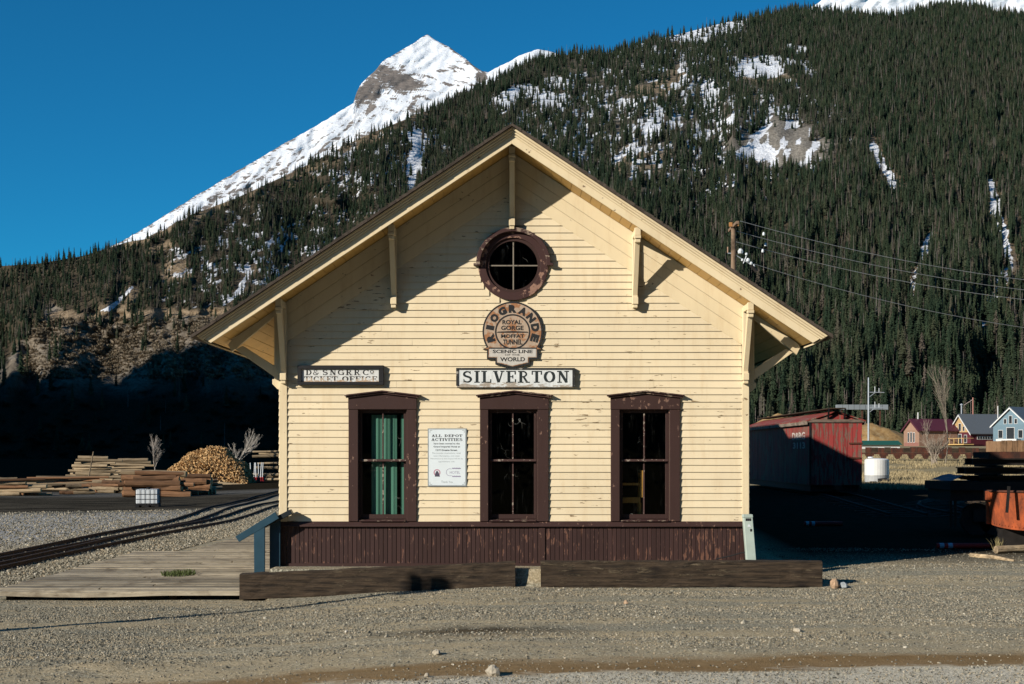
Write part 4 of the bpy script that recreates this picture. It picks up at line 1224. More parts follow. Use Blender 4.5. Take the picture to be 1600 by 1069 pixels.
MB().prism(shield_poly(0.027), -0.060, YS).build('backing', INK, root)
MB().prism(shield_poly(0.0), -0.0625, -0.0605).build('face', SHW, root)
bn = MB()
bn.prism([(wx(764.5), wz(558)), (wx(777.5), wz(558)), (wx(777.5), wz(566.2)), (wx(801), wz(571.8)), (wx(824.5), wz(566.2)), (wx(824.5), wz(558)), (wx(837.5), wz(558)), (wx(837.5), wz(545.5)), (wx(764.5), wz(545.5))], -0.064, -0.0626)
bn.build('banner', SHB, root)
lm = MB()
ring(lm, SC, 25.2/S0, 27.6/S0, -0.0645, -0.0627, 48)
lm.box(wx(763.5), wx(838.5), -0.0655, -0.0627, wz(545.6), wz(543.6))
lm.prism([(wx(776), wz(520.6)), (wx(826), wz(520.6)), (wx(824), wz(518.8)), (wx(801), wz(517.8)), (wx(778), wz(518.8))], -0.0646, -0.0628)
lm.build('linework', INK, root)
lt = MB()
def arc_text(s, a0, a1, r0, r1, wl):
    angs = [a0+(a1-a0)*i/(len(s)-1) for i in range(len(s))]
    for c, a in zip(s, angs):
        if c == ' ': continue
        v = 0.55 if c == 'I' else 1.0
        sans_text('', c, SC[0]-wl*v/2, SC[0]+wl*v/2, SC[1]+r0, SC[1]+r1, -0.0650, None, None, bold=0.075, rot=(SC, math.radians(a-90)), mb=lt)
arc_text('RIOGRANDE', 196, -16, 29.4/S0, 42.0/S0, 12.5/S0)
def st(s, a, b, c, d, bold=0.03): sans_text('', s, wx(a), wx(b), wz(d), wz(c), -0.0650, None, None, bold=bold, mb=lt)
st('ROYAL', 785, 815, 500.5, 507.5); st('GORGE', 783, 818, 509.5, 516.5)
st('MOFFAT', 783, 819, 522.8, 528.6); st('TUNNEL', 786, 816, 531, 539)
st('SCENIC LINE', 770, 832, 547.0, 552.4); st('OF THE', 789, 812, 553.6, 556.4, 0.01); st('WORLD', 781.5, 820.5, 558.6, 565.2)
lt.build('lettering', INK, root)
# notice
root = thing('notice_board', (wx(698), YS, wz(760)), 'white printed notice headed ALL DEPOT ACTIVITIES between the left and middle windows', 'notice')
NOTE = m_plain('notice_white', (0.72,0.78,0.80), 0.4, var=0.03)
NGREY = m_plain('notice_grey', (0.33,0.36,0.36), 0.5)
board(MB(), 668.5, 729, 669.5, 760, -0.034, YS).build('panel', NGREY, root)
board(MB(), 670.3, 727.2, 671.3, 758.2, -0.0352, -0.0345).build('sheet', NOTE, root)
tm = MB()
serif_text('lettering', 'ALL', wx(674.5), wx(690.5), wz(683.0), wz(679.0), -0.0358, INK, root)
serif_text('lettering', 'DEPOT', wx(694.5), wx(722.5), wz(683.0), wz(679.0), -0.0358, INK, root)
serif_text('lettering', 'ACTIVITIES', wx(674), wx(723), wz(689.2), wz(684.8), -0.0358, INK, root)
def nt(s, a, b, y, h, bold, mb): sans_text('', s, wx(a), wx(b), wz(y+h/2), wz(y-h/2), -0.0358, None, None, bold=bold, mb=mb)
nt('have been moved to the', 678, 718.5, 693.2, 2.9, 0.02, tm); nt('Grand Imperial Hotel at', 677.5, 719, 698.4, 3.3, 0.03, tm); nt('1219 Greene Street.', 681, 715, 703.4, 2.9, 0.03, tm)
tm.build('lettering', m_plain('notice_text', (0.07,0.08,0.085), 0.6), root)
tg = MB()
nt('This includes reservations, retail,', 675, 720.5, 708.3, 2.6, 0.0, tg); nt('train information, and retail.', 677.5, 718.5, 712.6, 2.6, 0.0, tg)
nt('Admittance to the Depot will be by', 672.5, 723.5, 717.0, 2.6, 0.0, tg); nt('appointment only.', 685, 711, 721.6, 2.6, 0.0, tg); nt('Thank You', 689.5, 707.5, 753, 3.6, 0.0, tg)
tg.build('lettering', m_plain('notice_light_text', (0.30,0.34,0.35), 0.6), root)
em = MB()
ring(em, (wx(683), wz(738.5)), 3.6/S0, 5.4/S0, -0.0360, -0.0353, 24)
em.build('emblem', m_plain('emblem_pink', (0.50,0.27,0.33), 0.6), root)
em = MB()
em.prism([(wx(679.5), wz(744.8)), (wx(687.5), wz(744.8)), (wx(686.5), wz(740.5)), (wx(684), wz(736)), (wx(682), wz(736)), (wx(680), wz(740.5))], -0.0362, -0.0354)
em.build('emblem', m_plain('emblem_dark', (0.08,0.07,0.10), 0.6), root)
em = MB()
ring(em, (wx(703), wz(738)), 5.2/S0, 5.9/S0, -0.0360, -0.0353, 24, math.radians(60), math.radians(300))
for zz in (732, 744.5):
    for k in range(5):
        em.prism([(wx(706+k*2.6), wz(zz+0.5)), (wx(709+k*2.6), wz(zz+1.1)), (wx(710+k*2.6), wz(zz-0.4)), (wx(707.5+k*2.6), wz(zz-1.4))], -0.0361-0.0001*k, -0.0353)
nt('HOTEL', 703, 719, 738.3, 4.2, 0.0, em)
em.build('emblem', m_plain('emblem_violet', (0.33,0.31,0.42), 0.6), root)
cb = MB()
for cx_, cy_, sx, sy in ((671.6, 672.6, 1, 1), (725.9, 672.6, -1, 1), (671.6, 756.9, 1, -1), (725.9, 756.9, -1, -1)):
    cb.box(min(wx(cx_), wx(cx_+sx*4)), max(wx(cx_), wx(cx_+sx*4)), -0.0357, -0.0353, wz(cy_+0.5), wz(cy_-0.3))
    cb.box(min(wx(cx_), wx(cx_+sx*0.8)), max(wx(cx_), wx(cx_+sx*0.8)), -0.0356, -0.0353, min(wz(cy_+sy*4), wz(cy_)-sy*0.006), max(wz(cy_+sy*4), wz(cy_)-sy*0.006))
cb.build('corner_ornament', NGREY, root)

# ------------------------------------------------------------------ things by the front wall
def rough_timber(name, label, x0, x1, zb0, zb1, h, y0, y1, seed):
    r = random.Random(seed); n = 26; vs = []; fs = []
    for i in range(n+1):
        t = i/n; x = x0+(x1-x0)*t; zb = zb0+(zb1-zb0)*t
        j = lambda: r.uniform(-0.009, 0.009)
        vs += [(x, y0+j(), zb), (x, y0+j(), zb+h*0.35), (x, y0+j(), zb+h*0.7), (x, y0+0.012+j(), zb+h-0.012+j()), (x, y0+0.05, zb+h+j()), (x, y1-0.03, zb+h+j()), (x, y1+j(), zb+h*0.6), (x, y1, zb)]
    m = 8
    for i in range(n):
        for k in range(m):
            l = (k+1) % m
            fs.append((i*m+k, (i+1)*m+k, (i+1)*m+l, i*m+l))
    fs += [tuple(range(m-1,-1,-1))[::-1][::-1], tuple(n*m+k for k in range(m))]
    o = MB().add(vs, fs).build(name, BRIDGE)
    settle(o, ((x0+x1)/2, (y0+y1)/2, min(zb0, zb1)))
    return tag(o, label, 'timber', 'heavy timbers along the front of the depot')
SF = FPX/(CAMD-0.93)
tx_ = lambda p: (p-800)/SF
tz_ = lambda p: EYE+(HOR-p)/SF
rough_timber('retaining_timber', 'heavy dark timber left of the gap, its left end lower', tx_(374), tx_(805), tz_(937), tz_(918.5), 0.40, -0.93, -0.64, 1)
rough_timber('retaining_timber', 'heavy dark timber right of the gap, below the utility pedestal', tx_(845), tx_(1285), tz_(918), tz_(917), 0.405, -0.93, -0.64, 2)

# interpretive panel
def info_panel():
    d = 23.68; s = FPX/d; y = d-CAMD
    X = lambda p: (p-800)/s
    Z = lambda p: EYE+(HOR-p)/s
    root = thing('information_panel', (X(416), y+0.25, Z(893)), 'blue grey steel information panel with slanted top beside the depot corner', 'information panel')
    def slabpoly(pts, y0, y1, name, mat=BLUE_STEEL): return MB().prism([(X(a), Z(b)) for a, b in pts], y0, y1).build(name, mat, root, bevel=0.004)
    slabpoly([(373.5, 847), (367.5, 838.5), (430, 800), (436, 810)], y, y+0.06, 'end_cheek')
    slabpoly([(397, 896), (396.5, 830), (413.5, 820), (413.5, 896)], y+0.004, y+0.056, 'post')
    slabpoly([(418.5, 896), (418.5, 818), (435.2, 807), (435.2, 896)], y+0.17, y+0.225, 'post')
    slabpoly([(373.5, 845), (369.5, 838.5), (452, 796.5), (456, 803)], y+0.061, y+0.24, 'panel', m_plain('panel_dark', (0.02,0.025,0.03), 0.4))
info_panel()

# utility pedestal and cable
def pedestal():
    PG = m_plain('pedestal_green', (0.44,0.52,0.46), 0.45, var=0.08)
    y0 = -0.38; s = FPX/(CAMD+y0)
    X = lambda p: (p-800)/s
    Z = lambda p: EYE+(HOR-p)/s
    root = thing('utility_pedestal', ((X(1174)), y0+0.08, Z(875)), 'pale green leaning utility pedestal at the right corner of the depot', 'utility box')
    MB().prism([(X(1167), Z(876)), (X(1182), Z(876)), (X(1176.2), Z(806.5)), (X(1161.5), Z(806.5))], y0, y0+0.15).build('body', PG, root, bevel=0.008)
    MB().prism([(X(1160.8), Z(809)), (X(1176.9), Z(809)), (X(1176.2), Z(804)), (X(1161.4), Z(804))], y0-0.008, y0+0.158).build('cap', PG, root, bevel=0.006)
    lb = MB()
    for a, b, c, d in ((1165, 1167.5, 810, 814), (1168, 1170.5, 810, 814), (1171, 1173.5, 810, 814), (1172, 1175, 826.5, 830.5)):
        lb.prism([(X(a), Z(d)), (X(b), Z(d)), (X(b), Z(c)), (X(a), Z(c))], y0-0.004, y0)
    lb.build('label_print', INK, root)
    MB().prism([(X(1168), Z(823.5)), (X(1173.5), Z(823.5)), (X(1172), Z(820)), (X(1169), Z(819.5))], y0-0.004, y0).build('sticker', WHITEP, root)
pedestal()
cbl = MB(); cbl.path([(wx(1118), -0.10, wz(873)), (wx(1140), -0.16, wz(867.5)), (wx(1156), -0.2, wz(862.5)), (wx(1163), -0.26, wz(861)), (wx(1165), -0.3, wz(868))], 0.011)
tag(cbl.build('cable', BLACKP), 'black cable running from the depot skirting to the utility pedestal', 'cable')
lp = MB(); zb = gz(-9.9, -7.5); 
# platform of weathered planks along the left wall
def platform():
    root = thing('boarding_platform', (-6.1, 6, -0.25), 'weathered grey plank platform along the left side of the depot', 'platform')
    y = -0.78; k = 0
    while y < 24:
        w = rnd.uniform(0.20, 0.245)
        xl = (-8.25 - 0.012*(y+0.8) if y < 8.3 else -7.15) + rnd.uniform(-0.06, 0.05)
        zt_ = -0.055 + rnd.uniform(-0.013, 0.010)
        tilt = rnd.uniform(-0.008, 0.008); sk = rnd.uniform(-0.02, 0.02)
        cut = [xl, -3.88]
        if rnd.random() < 0.4: cut = [xl, rnd.uniform(-6.8, -5.0), -3.88]
        for a, b in zip(cut[:-1], cut[1:]):
            g = 0.011
            v = [(a+g, y+g, zt_-0.05), (b-g, y+g+sk, zt_-0.05), (b-g, y+w-g+sk, zt_-0.05), (a+g, y+w-g, zt_-0.05), (a+g, y+g, zt_+tilt), (b-g, y+g+sk, zt_-tilt), (b-g, y+w-g+sk, zt_+tilt), (a+g, y+w-g, zt_)]
            MB().add(v, [(0,3,2,1),(4,5,6,7),(0,1,5,4),(1,2,6,5),(2,3,7,6),(3,0,4,7)]).build('plank', PLANK, root, bevel=0.004)
        y += w; k += 1
    for xx in (-8.0, -6.8, -5.4, -4.2):
        MB().box(xx-0.06, xx+0.06, -0.70, 8.2 if xx < -7.5 else 24, -0.36, -0.12).build('joist', TIMBER, root)
    # front edge board, a little bowed
    n = 16; vs = []; fs = []
    for i in range(n+1):
        x = -8.28 + (8.28-4.15)*i/n; z0 = -0.135 - 0.03*math.sin(math.pi*min(1, i/n*1.5))
        vs += [(x, -0.86, z0), (x, -0.86, z0+0.075), (x, -0.80, z0+0.078), (x, -0.80, z0)]
    for i in range(n):
        for k in range(4):
            l = (k+1) % 4; fs.append((i*4+k, (i+1)*4+k, (i+1)*4+l, i*4+l))
    fs += [(3,2,1,0), (n*4,n*4+1,n*4+2,n*4+3)]
    MB().add(vs, fs).build('edge_board', PLANK, root)
platform()
# tuft of weeds on the platform
def tuft(name, label, cat, base, rad, n, h, col, seed, flat=0.35):
    t = NT(name + '_leaf'); m = t.done(t.mix(t.noise(t.pos(), 30, 3), tuple(v*0.6 for v in col), col), 0.8)
    r = random.Random(seed); mb = MB()
    for i in range(n):
        a = r.uniform(0, 6.28); d = rad*math.sqrt(r.random())
        x, y = base[0]+d*math.cos(a), base[1]+d*math.sin(a)*1.6
        b = r.uniform(0, 6.28); l = h*r.uniform(0.5, 1.2); ln = r.uniform(0.1, 1.0)*flat*l; w = r.uniform(0.004, 0.009)
        ca, sa = math.cos(b), math.sin(b)
        p0 = Vector((x, y, base[2])); p1 = p0+Vector((ca*ln*0.4, sa*ln*0.4, l*0.6)); p2 = p0+Vector((ca*ln, sa*ln, l))
        o = Vector((-sa*w, ca*w, 0))
        mb.add([p0-o, p0+o, p1+o, p1-o, p2], [(0,1,2,3),(3,2,4)])
    o = mb.build(name, m); o['kind'] = 'thing'
    settle(o, base)
    return tag(o, label, cat)
wp = at(280, 899, 2.165/(899-710)*FPX)
tuft('weed_clump', 'small green weed clump growing through the platform planks', 'plant', (wp.x, wp.y, -0.06), 0.30, 420, 0.085, (0.10,0.13,0.04), 3, 0.9)
# ------------------------------------------------------------------ stones and gravel
def stone_mb(seed, n=9):
    r = random.Random(seed); mb = MB()
    vs = []; 
    rows = [(-0.5, 0.62), (-0.1, 1.0), (0.35, 0.85), (0.62, 0.4)]
    for z, rad in rows:
        for i in range(n):
            a = 6.283*i/n; q = rad*r.uniform(0.72, 1.08)
            vs.append((q*math.cos(a)*0.5, q*math.sin(a)*0.5, (z+r.uniform(-0.12, 0.12))*0.5))
    fs = [(k*n+i, k*n+(i+1)%n, (k+1)*n+(i+1)%n, (k+1)*n+i) for k in range(3) for i in range(n)]
    fs += [tuple(range(n-1,-1,-1)), tuple(range(3*n, 4*n))]
    return mb.add(vs, fs)
def m_pebble():
    t = NT('gravel_stone')
    c = t.ramp(t.rand(), [(0.0, (0.06,0.056,0.042)), (0.3, (0.17,0.158,0.122)), (0.65, (0.30,0.278,0.215)), (0.86, (0.36,0.285,0.185)), (0.98, (0.44,0.40,0.31)), (1.0, (0.58,0.53,0.44))])
    return t.done(c, 0.9)
PEB = m_pebble()
STN = [((770, 1051), 14.0, 0.27, 0.13, 0.12, 'flat pale stone lying on the brown earth in the foreground', STONE_PALE, 5),
       ((1304, 908), 22.9, 0.22, 0.17, 0.19, 'rounded rusty tan stone against the right timber end', STONE_TAN, 8),
       ((1318, 911), 22.9, 0.17, 0.13, 0.12, 'small grey stone beside the tan stone at the right timber end', m_plain('grey_stone', (0.30,0.32,0.33), 0.9, var=0.3, scale=14), 12),
       ((682, 1022), 15.4, 0.10, 0.08, 0.07, 'small pale stone left of the dirt patch in the gravel', STONE_PALE, 15),
       ((978, 947), 20.4, 0.09, 0.07, 0.07, 'small tan stone in the gravel in front of the right timber', STONE_TAN, 18),
       ((1246, 986), 17.3, 0.12, 0.09, 0.06, 'small cream stone in the gravel at the lower right', STONE_PALE, 21),
       ((667, 1055), 13.9, 0.05, 0.05, 0.05, 'tiny pale stone left of the flat stone on the brown earth', STONE_PALE, 22)]
for (px, py), d, a, b, c, lab, m, sd in STN:
    p = at(px, py, d); z = gz(p.x, p.y)
    o = stone_mb(sd).build('stone', m); o.scale = (a, b, c*1.5); o.location = (p.x, p.y, z + c*0.28); o.rotation_euler = (0, 0, sd)
    tag(o, lab, 'stone')
pebs = []
for k in range(4):
    o = stone_mb(70+k, 6).build('pebble', PEB)
    p = at(540+210*k, (985, 1012, 992, 1006)[k], 16.5); o.location = (p.x, p.y, gz(p.x, p.y)+0.01); o.scale = (0.05,0.05,0.05)
    tag(o, ('grey pebble on the gravel below the left timber', 'grey pebble on the dirt below the gap between timbers', 'grey pebble on the gravel below the right timber', 'grey pebble on the gravel at lower right')[k], 'pebble')
    pebs.append(o)
N = 260000
d_ = 9.8 + (30.5-9.8)*nrg.random(N)**1.15
X_ = (nrg.random(N)-0.5)*2*(820/FPX)*d_*1.05; Y_ = d_-CAMD
ln = Y_ - 0.11*X_ + 9.55
patch = fbm(X_*0.35, Y_*1.4, 3)
pr = np.where(ln < -0.5, 0.55, np.where(ln < 0.6, 0.05, np.where(ln < 2.6, 0.10+0.5*sstep(0.5, 0.6, patch), 0.14+0.86*sstep(0.40, 0.54, patch))))
ok = (nrg.random(N) < pr)
ok &= ~((Y_ > -0.84) & (X_ < 4.9) & (X_ > -3.9)) & ~((Y_ > -0.9) & (X_ <= -3.9) & (X_ > -8.4)) & ~((X_ > tx_(372)) & (X_ < tx_(1287)) & (Y_ > -0.97) & (Y_ < -0.6))
ok &= ~((X_ > 4.9) & (Y_ > 4.5))
X_, Y_ = X_[ok], Y_[ok]
n = len(X_)
sz = 0.0085 + 0.013*nrg.random(n)**2.2 + 0.02*(nrg.random(n) < 0.006)
sz = np.where(Y_ - 0.11*X_ + 9.55 < -0.5, sz*0.8, sz)
Z_ = ground_z(X_, Y_) + sz*0.12
scatter('gravel', np.stack([X_, Y_, Z_], 1), np.stack([sz*1.25, sz, sz*0.8], 1)*1.5, nrg.random((n, 3))*6.28, nrg.integers(0, 4, n), pebs, 'loose grey and tan gravel spread over the ground before the depot', 'gravel')
# ballast by the tracks and the pale gravel yard on the left
N = 60000
X_ = -8.4 - 30*nrg.random(N)**1.6; Y_ = -1 + 42*nrg.random(N)
in_view = np.abs(X_/(Y_+CAMD)) < 0.37
X_, Y_ = X_[in_view], Y_[in_view]; n = len(X_)
sz = 0.02 + 0.035*nrg.random(n)**2
scatter('ballast', np.stack([X_, Y_, ground_z(X_, Y_) + sz*0.1], 1), np.stack([sz*1.3, sz, sz*0.8], 1)*1.5, nrg.random((n, 3))*6.28, nrg.integers(0, 4, n), pebs, 'pale stone ballast around the tracks left of the depot', 'gravel')

# tall post out of the picture on the left; its shadow crosses the gravel up to the timber
def shadow_post():
    bx, by = -10.05, -7.55; zb = gz(bx, by)
    root = thing('signal_post', (bx, by, zb), 'stout wooden post standing outside the photo at left, casting the long thin shadow', 'post')
    h = 4.75
    MB().tube((bx, by, zb-0.1), (bx, by, zb+h), 0.10, 0.085, 12).build('post', POLEWOOD, root)
    MB().box(bx+0.14, bx+0.36, by-0.16, by-0.02, zb+h-0.5, zb+h+0.02).build('box', BLACKP, root)
    MB().box(bx+0.07, bx+0.15, by-0.10, by-0.06, zb+h-0.3, zb+h-0.22).build('bracket', STEEL_DARK, root)
shadow_post()

# ------------------------------------------------------------------ railway tracks
def track(name, label, pts, ties=True, gauge=0.914, y_vis=(0, 80), zoff=0.0, mat=RAILSTEEL):
    root = thing(name, (*pts[0], gz(*pts[0])), label, 'railway track', 'tracks in the depot yard')
    # smooth the centre line
    P = [Vector((x, y)) for x, y in pts]
    C_ = []
    for i in range(len(P)-1):
        p0, p1, p2, p3 = P[max(0,i-1)], P[i], P[i+1], P[min(len(P)-1,i+2)]
        m = max(2, int((p2-p1).length/1.2))
        for k in range(m):
            t = k/m
            C_.append(0.5*((2*p1)+(p2-p0)*t+(2*p0-5*p1+4*p2-p3)*t*t+(3*p1-p0-3*p2+p3)*t**3))
    C_.append(P[-1])
    for s in (-1, 1):
        prof = [(-0.045, 0.0), (0.045, 0.0), (0.045, 0.010), (0.010, 0.02), (0.010, 0.060), (0.028, 0.068), (0.028, 0.092), (-0.028, 0.092), (-0.028, 0.068), (-0.010, 0.060), (-0.010, 0.02), (-0.045, 0.010)]
        m = len(prof); vs = []; fs = []
        for i, p in enumerate(C_):
            d = (C_[min(i+1, len(C_)-1)]-C_[max(i-1, 0)]).normalized(); nn = Vector((d.y, -d.x))
            z0 = gz(p.x, p.y) + 0.005 + zoff
            for a, b in prof:
                q = p + nn*(s*gauge/2 + a)
                vs.append((q.x, q.y, z0+b))
        for i in range(len(C_)-1):
            for k in range(m):
                l = (k+1) % m; fs.append((i*m+k, i*m+l, (i+1)*m+l, (i+1)*m+k))
        MB().add(vs, fs).build('rail', mat, root)
    if ties:
        acc = 0
        for i in range(len(C_)-1):
            seg = (C_[i+1]-C_[i]).length
            while acc < seg:
                p = C_[i] + (C_[i+1]-C_[i])*(acc/seg)
                d = (C_[i+1]-C_[i]).normalized(); nn = Vector((d.y, -d.x))
                z0 = gz(p.x, p.y)
                a = p-nn*0.9; b = p+nn*0.9
                if 4 < p.y+CAMD < 66: MB().bar((a.x, a.y, z0-0.03), (b.x, b.y, z0-0.03), 0.19, 0.10).build('sleeper', TIMBER, root)
                acc += 0.62
            acc -= seg
track('railway_track', 'straight railway track nearest the platform on the left', [(-11.05, -14), (-11.05, 0), (-11.05, 20), (-11.1, 60), (-11.3, 130)], ties=False)
track('railway_track', 'railway track branching away to the left of the nearest track', [(-11.3, 2), (-11.45, 8), (-11.9, 20), (-12.9, 40), (-14.2, 62), (-17.5, 110)], ties=False, zoff=0.004)
track('railway_track', 'curved railway track in the depot shadow on the right', [(16.5, 7.5), (13.6, 9.6), (11.9, 12.0), (11.4, 14.5), (11.9, 17.0), (13.8, 19.5), (17.5, 21.5)])
track('railway_track', 'railway track under the red boxcar', [(9.9, 12.5), (9.9, 20), (10.05, 36), (10.2, 60)])

# ------------------------------------------------------------------ left yard: logs, firewood, tote, posts
def log_mesh(seed, L, r0, r1, bark):
    rr_ = random.Random(seed); n = 9; m = 7; mb = MB(); vs = []; fs = []
    for i in range(m):
        t = i/(m-1); ox, oz = rr_.uniform(-0.02, 0.02), rr_.uniform(-0.02, 0.02)
        for k in range(n):
            a = 6.283*k/n; r = (r0+(r1-r0)*t)*rr_.uniform(0.92, 1.08)
            vs.append(((t-0.5)*L, ox+r*math.cos(a), oz+r*math.sin(a)))
    for i in range(m-1):
        for k in range(n): fs.append((i*n+k, (i+1)*n+k, (i+1)*n+(k+1)%n, i*n+(k+1)%n))
    mb.add(vs, fs); mb.cur = 1
    mb.add(vs[:n], [tuple(range(n))]); mb.add(vs[-n:], [tuple(range(n-1,-1,-1))])
    o = mb.build('log', [bark, CUT], smooth=False); me = o.data; bpy.data.objects.remove(o)
    return me
LOGS = {'red': [log_mesh(300+k, 1.0, 0.5, 0.46, BARK) for k in range(4)], 'grey': [log_mesh(320+k, 1.0, 0.5, 0.44, BARK_GREY) for k in range(4)]}
def log_stack(label, group, kind, px0, px1, py_base, d, n_layers, per_layer, dia, taper=0.0, rz=0.0, mixk=0.0, lenv=0.12):
    a = at(px0, py_base, d); b = at(px1, py_base, d)
    L = (b-a).length; cx, cy = (a.x+b.x)/2, a.y
    z0 = gz(cx, cy)
    for j in range(n_layers):
        npl = max(1, per_layer - (j // 3))
        for i in range(npl):
            if j > 1 and rnd.random() < 0.10: continue
            k = kind if rnd.random() > mixk else ('red' if kind == 'grey' else 'grey')
            o = bpy.data.objects.new('log', rnd.choice(LOGS[k])); C.objects.link(o)
            dd = dia*rnd.uniform(0.62, 1.22)
            l = L*(1-taper*j/n_layers)*rnd.uniform(max(0.4, 1-lenv*3.2), 1.05)
            o.scale = (l, dd, dd)
            o.location = (cx + taper*L*0.25*j/n_layers + rnd.uniform(-0.8, 0.8)*lenv*L, cy + (i-(npl-1)/2)*dia*0.98 + (0.5*dia if j % 2 else 0), z0 + dia*0.47 + j*dia*0.84)
            o.rotation_euler = (rnd.uniform(0, 6.28), rnd.uniform(-0.035, 0.035), rz + rnd.uniform(-0.14, 0.14) + (math.pi if rnd.random() < 0.5 else 0))
            tag(o, label, 'log', group)
log_stack('reddish brown log in the near stack behind the white tote', 'logs in the near reddish stack', 'red', 188, 298, 777, 95, 5, 4, 0.40, 0.06, mixk=0.12)
log_stack('dark log in the short stack right of the near reddish logs', 'logs in the short stack beside the near reddish stack', 'red', 285, 333, 772, 98, 4, 3, 0.42, 0.1, mixk=0.3)
log_stack('pale grey log in the tall stack behind the other logs', 'logs in the tall grey stack', 'grey', 92, 192, 760, 122, 12, 4, 0.27, 0.30)
log_stack('pale log in the stack behind the near reddish logs', 'logs in the stack behind the reddish one', 'grey', 165, 238, 757, 130, 11, 3, 0.27, 0.1)
log_stack('tan log in the low pile at the far left edge', 'logs in the low pile at the left edge', 'grey', -30, 62, 777, 100, 5, 4, 0.29, 0.25, rz=0.04, mixk=0.35, lenv=0.25)
log_stack('tan log in the long low pile left of the tall grey stack', 'logs in the long low pile', 'grey', 25, 175, 764, 116, 5, 3, 0.27, 0.1, mixk=0.4, lenv=0.3)
log_stack('rough log lying askew in front of the tall grey stack', 'logs lying askew in the yard', 'grey', 95, 150, 771, 104, 3, 4, 0.28, 0.2, rz=0.25, mixk=0.5, lenv=0.3)
log_stack('rough log lying askew between the low pile and the reddish stack', 'logs lying askew near the reddish stack', 'red', 140, 200, 769, 108, 4, 4, 0.27, 0.2, rz=-0.3, mixk=0.6, lenv=0.3)
log_stack('short log end beside the firewood heap', 'short logs beside the firewood heap', 'grey', 300, 345, 764, 118, 3, 4, 0.30, 0.2, rz=0.9, mixk=0.5, lenv=0.3)
log_stack('long pale log in the stack beside the depot wall, behind the red bases', 'logs in the stack behind the red bases', 'grey', 384, 462, 752, 160, 13, 2, 0.30, 0.10)
lp_ = MB(); a = at(136, 740, 119); b = at(146, 706, 120.5); lp_.tube(a - Vector((0,0,1.0)), b, 0.07, 0.05, 7)
tag(lp_.build('leaning_pole', BARK_GREY), 'thin grey pole leaning against the tall log stack', 'pole')
# low wooden blocks along the left
def firewood():
    r = random.Random(77); mb = MB()
    c = at(318, 757, 147); z0 = gz(c.x, c.y)
    RX, RY, HH = 5.0, 3.4, 3.25
    prof = lambda u: max(0.0, 1-abs(u)**2.1)
    def h(x, y):
        u = (x-c.x)/RX; v = (y-c.y)/RY
        return HH*float(np.interp(u, [-1, -0.66, -0.25, 0.1, 0.4, 0.85, 1], [0, 0.36, 0.82, 0.97, 1.0, 0.5, 0]))*max(0.0, 1-v*v)**0.6*(0.86+0.28*float(vnoise(x*0.9, y*0.9)))
        q = 1-(u*u*0.95+v*v)
        return HH*max(0, q)**0.62*min(1.0, max(0.2, 0.93+(u-0.12)*0.72))*(0.88+0.24*float(vnoise(x*0.7, y*0.7)))
    n = 28; vs = []; fs = []
    for i in range(n):
        for j in range(n):
            x = c.x+RX*(2*i/(n-1)-1); y = c.y+RY*(2*j/(n-1)-1)
            vs.append((x, y, z0-0.15+h(x, y)*0.93))
    fs = [(i*n+j, (i+1)*n+j, (i+1)*n+j+1, i*n+j+1) for i in range(n-1) for j in range(n-1)]
    mb.cur = 1; mb.add(vs, fs); mb.cur = 0
    for k in range(3400):
        x = c.x+RX*r.uniform(-1, 1); y = c.y+RY*r.uniform(-1, 0.35)
        hh = h(x, y)
        if hh < 0.05 and r.random() < 0.85: continue
        p = Vector((x, y, z0+hh+r.uniform(-0.08, 0.10)))
        d = Vector((r.uniform(-1,1), r.uniform(-1,1), r.uniform(-0.6,0.6))).normalized()
        L = r.uniform(0.28, 0.62); w = r.uniform(0.06, 0.15)
        a = d.orthogonal().normalized(); b = d.cross(a)
        q = []
        for e in (-1, 1):
            for (s, t) in ((-0.6,-0.5),(0.7,-0.4),(0.0,0.75)):
                q.append(p+d*(e*L/2)+a*(s*w)+b*(t*w))
        mb.cur = 2 if r.random() < 0.25 else 0
        mb.add(q, [(0,1,4,3),(1,2,5,4),(2,0,3,5),(2,1,0),(3,4,5)])
    FW = NT('split_firewood')
    nz = FW.noise(FW.pos(), 6.0, 3)
    m = FW.done(FW.ramp(nz, [(0.3, (0.22,0.11,0.045)), (0.5, (0.46,0.27,0.11)), (0.7, (0.66,0.46,0.24))]), 0.85)
    o = mb.build('firewood_pile', [m, TRUNK, CUT], kind='stuff')
    o['label'] = 'tall heap of split golden firewood in the log yard'; o['category'] = 'firewood'
firewood()
def mound(name, label, px, py, d, rx, ry, h, mat, seed, kind='stuff', cat=None, hz=None, ex=0.9):
    c = at(px, py, d); z0 = gz(c.x, c.y) if hz is None else hz
    n = 26; vs = []
    for i in range(n):
        for j in range(n):
            u, v = 2*i/(n-1)-1, 2*j/(n-1)-1
            q = max(0, 1-math.hypot(u, v))
            vs.append((c.x+rx*u, c.y+ry*v, z0-0.15*h*(q == 0)-0.02 + h*(q**ex)*(0.55+0.9*float(fbm(u*2.9+seed, v*2.9, 4)))))
    o = MB().add(vs, [(i*n+j, (i+1)*n+j, (i+1)*n+j+1, i*n+j+1) for i in range(n-1) for j in range(n-1)]).build(name, mat, smooth=True, kind=kind)
    if label: o['label'] = label
    if cat: o['category'] = cat
    return o
SAND = m_plain('sawdust', (0.46,0.33,0.18), 0.95, var=0.15)
mound('sawdust_mound', 'small pale sawdust mound in front of the firewood heap', 314, 756, 142, 1.6, 1.0, 0.95, SAND, 2, cat='sawdust')
mound('sawdust_spread', 'low spread of pale sawdust beside the red bases', 340, 757, 141, 3.4, 1.1, 0.30, SAND, 4, cat='sawdust')
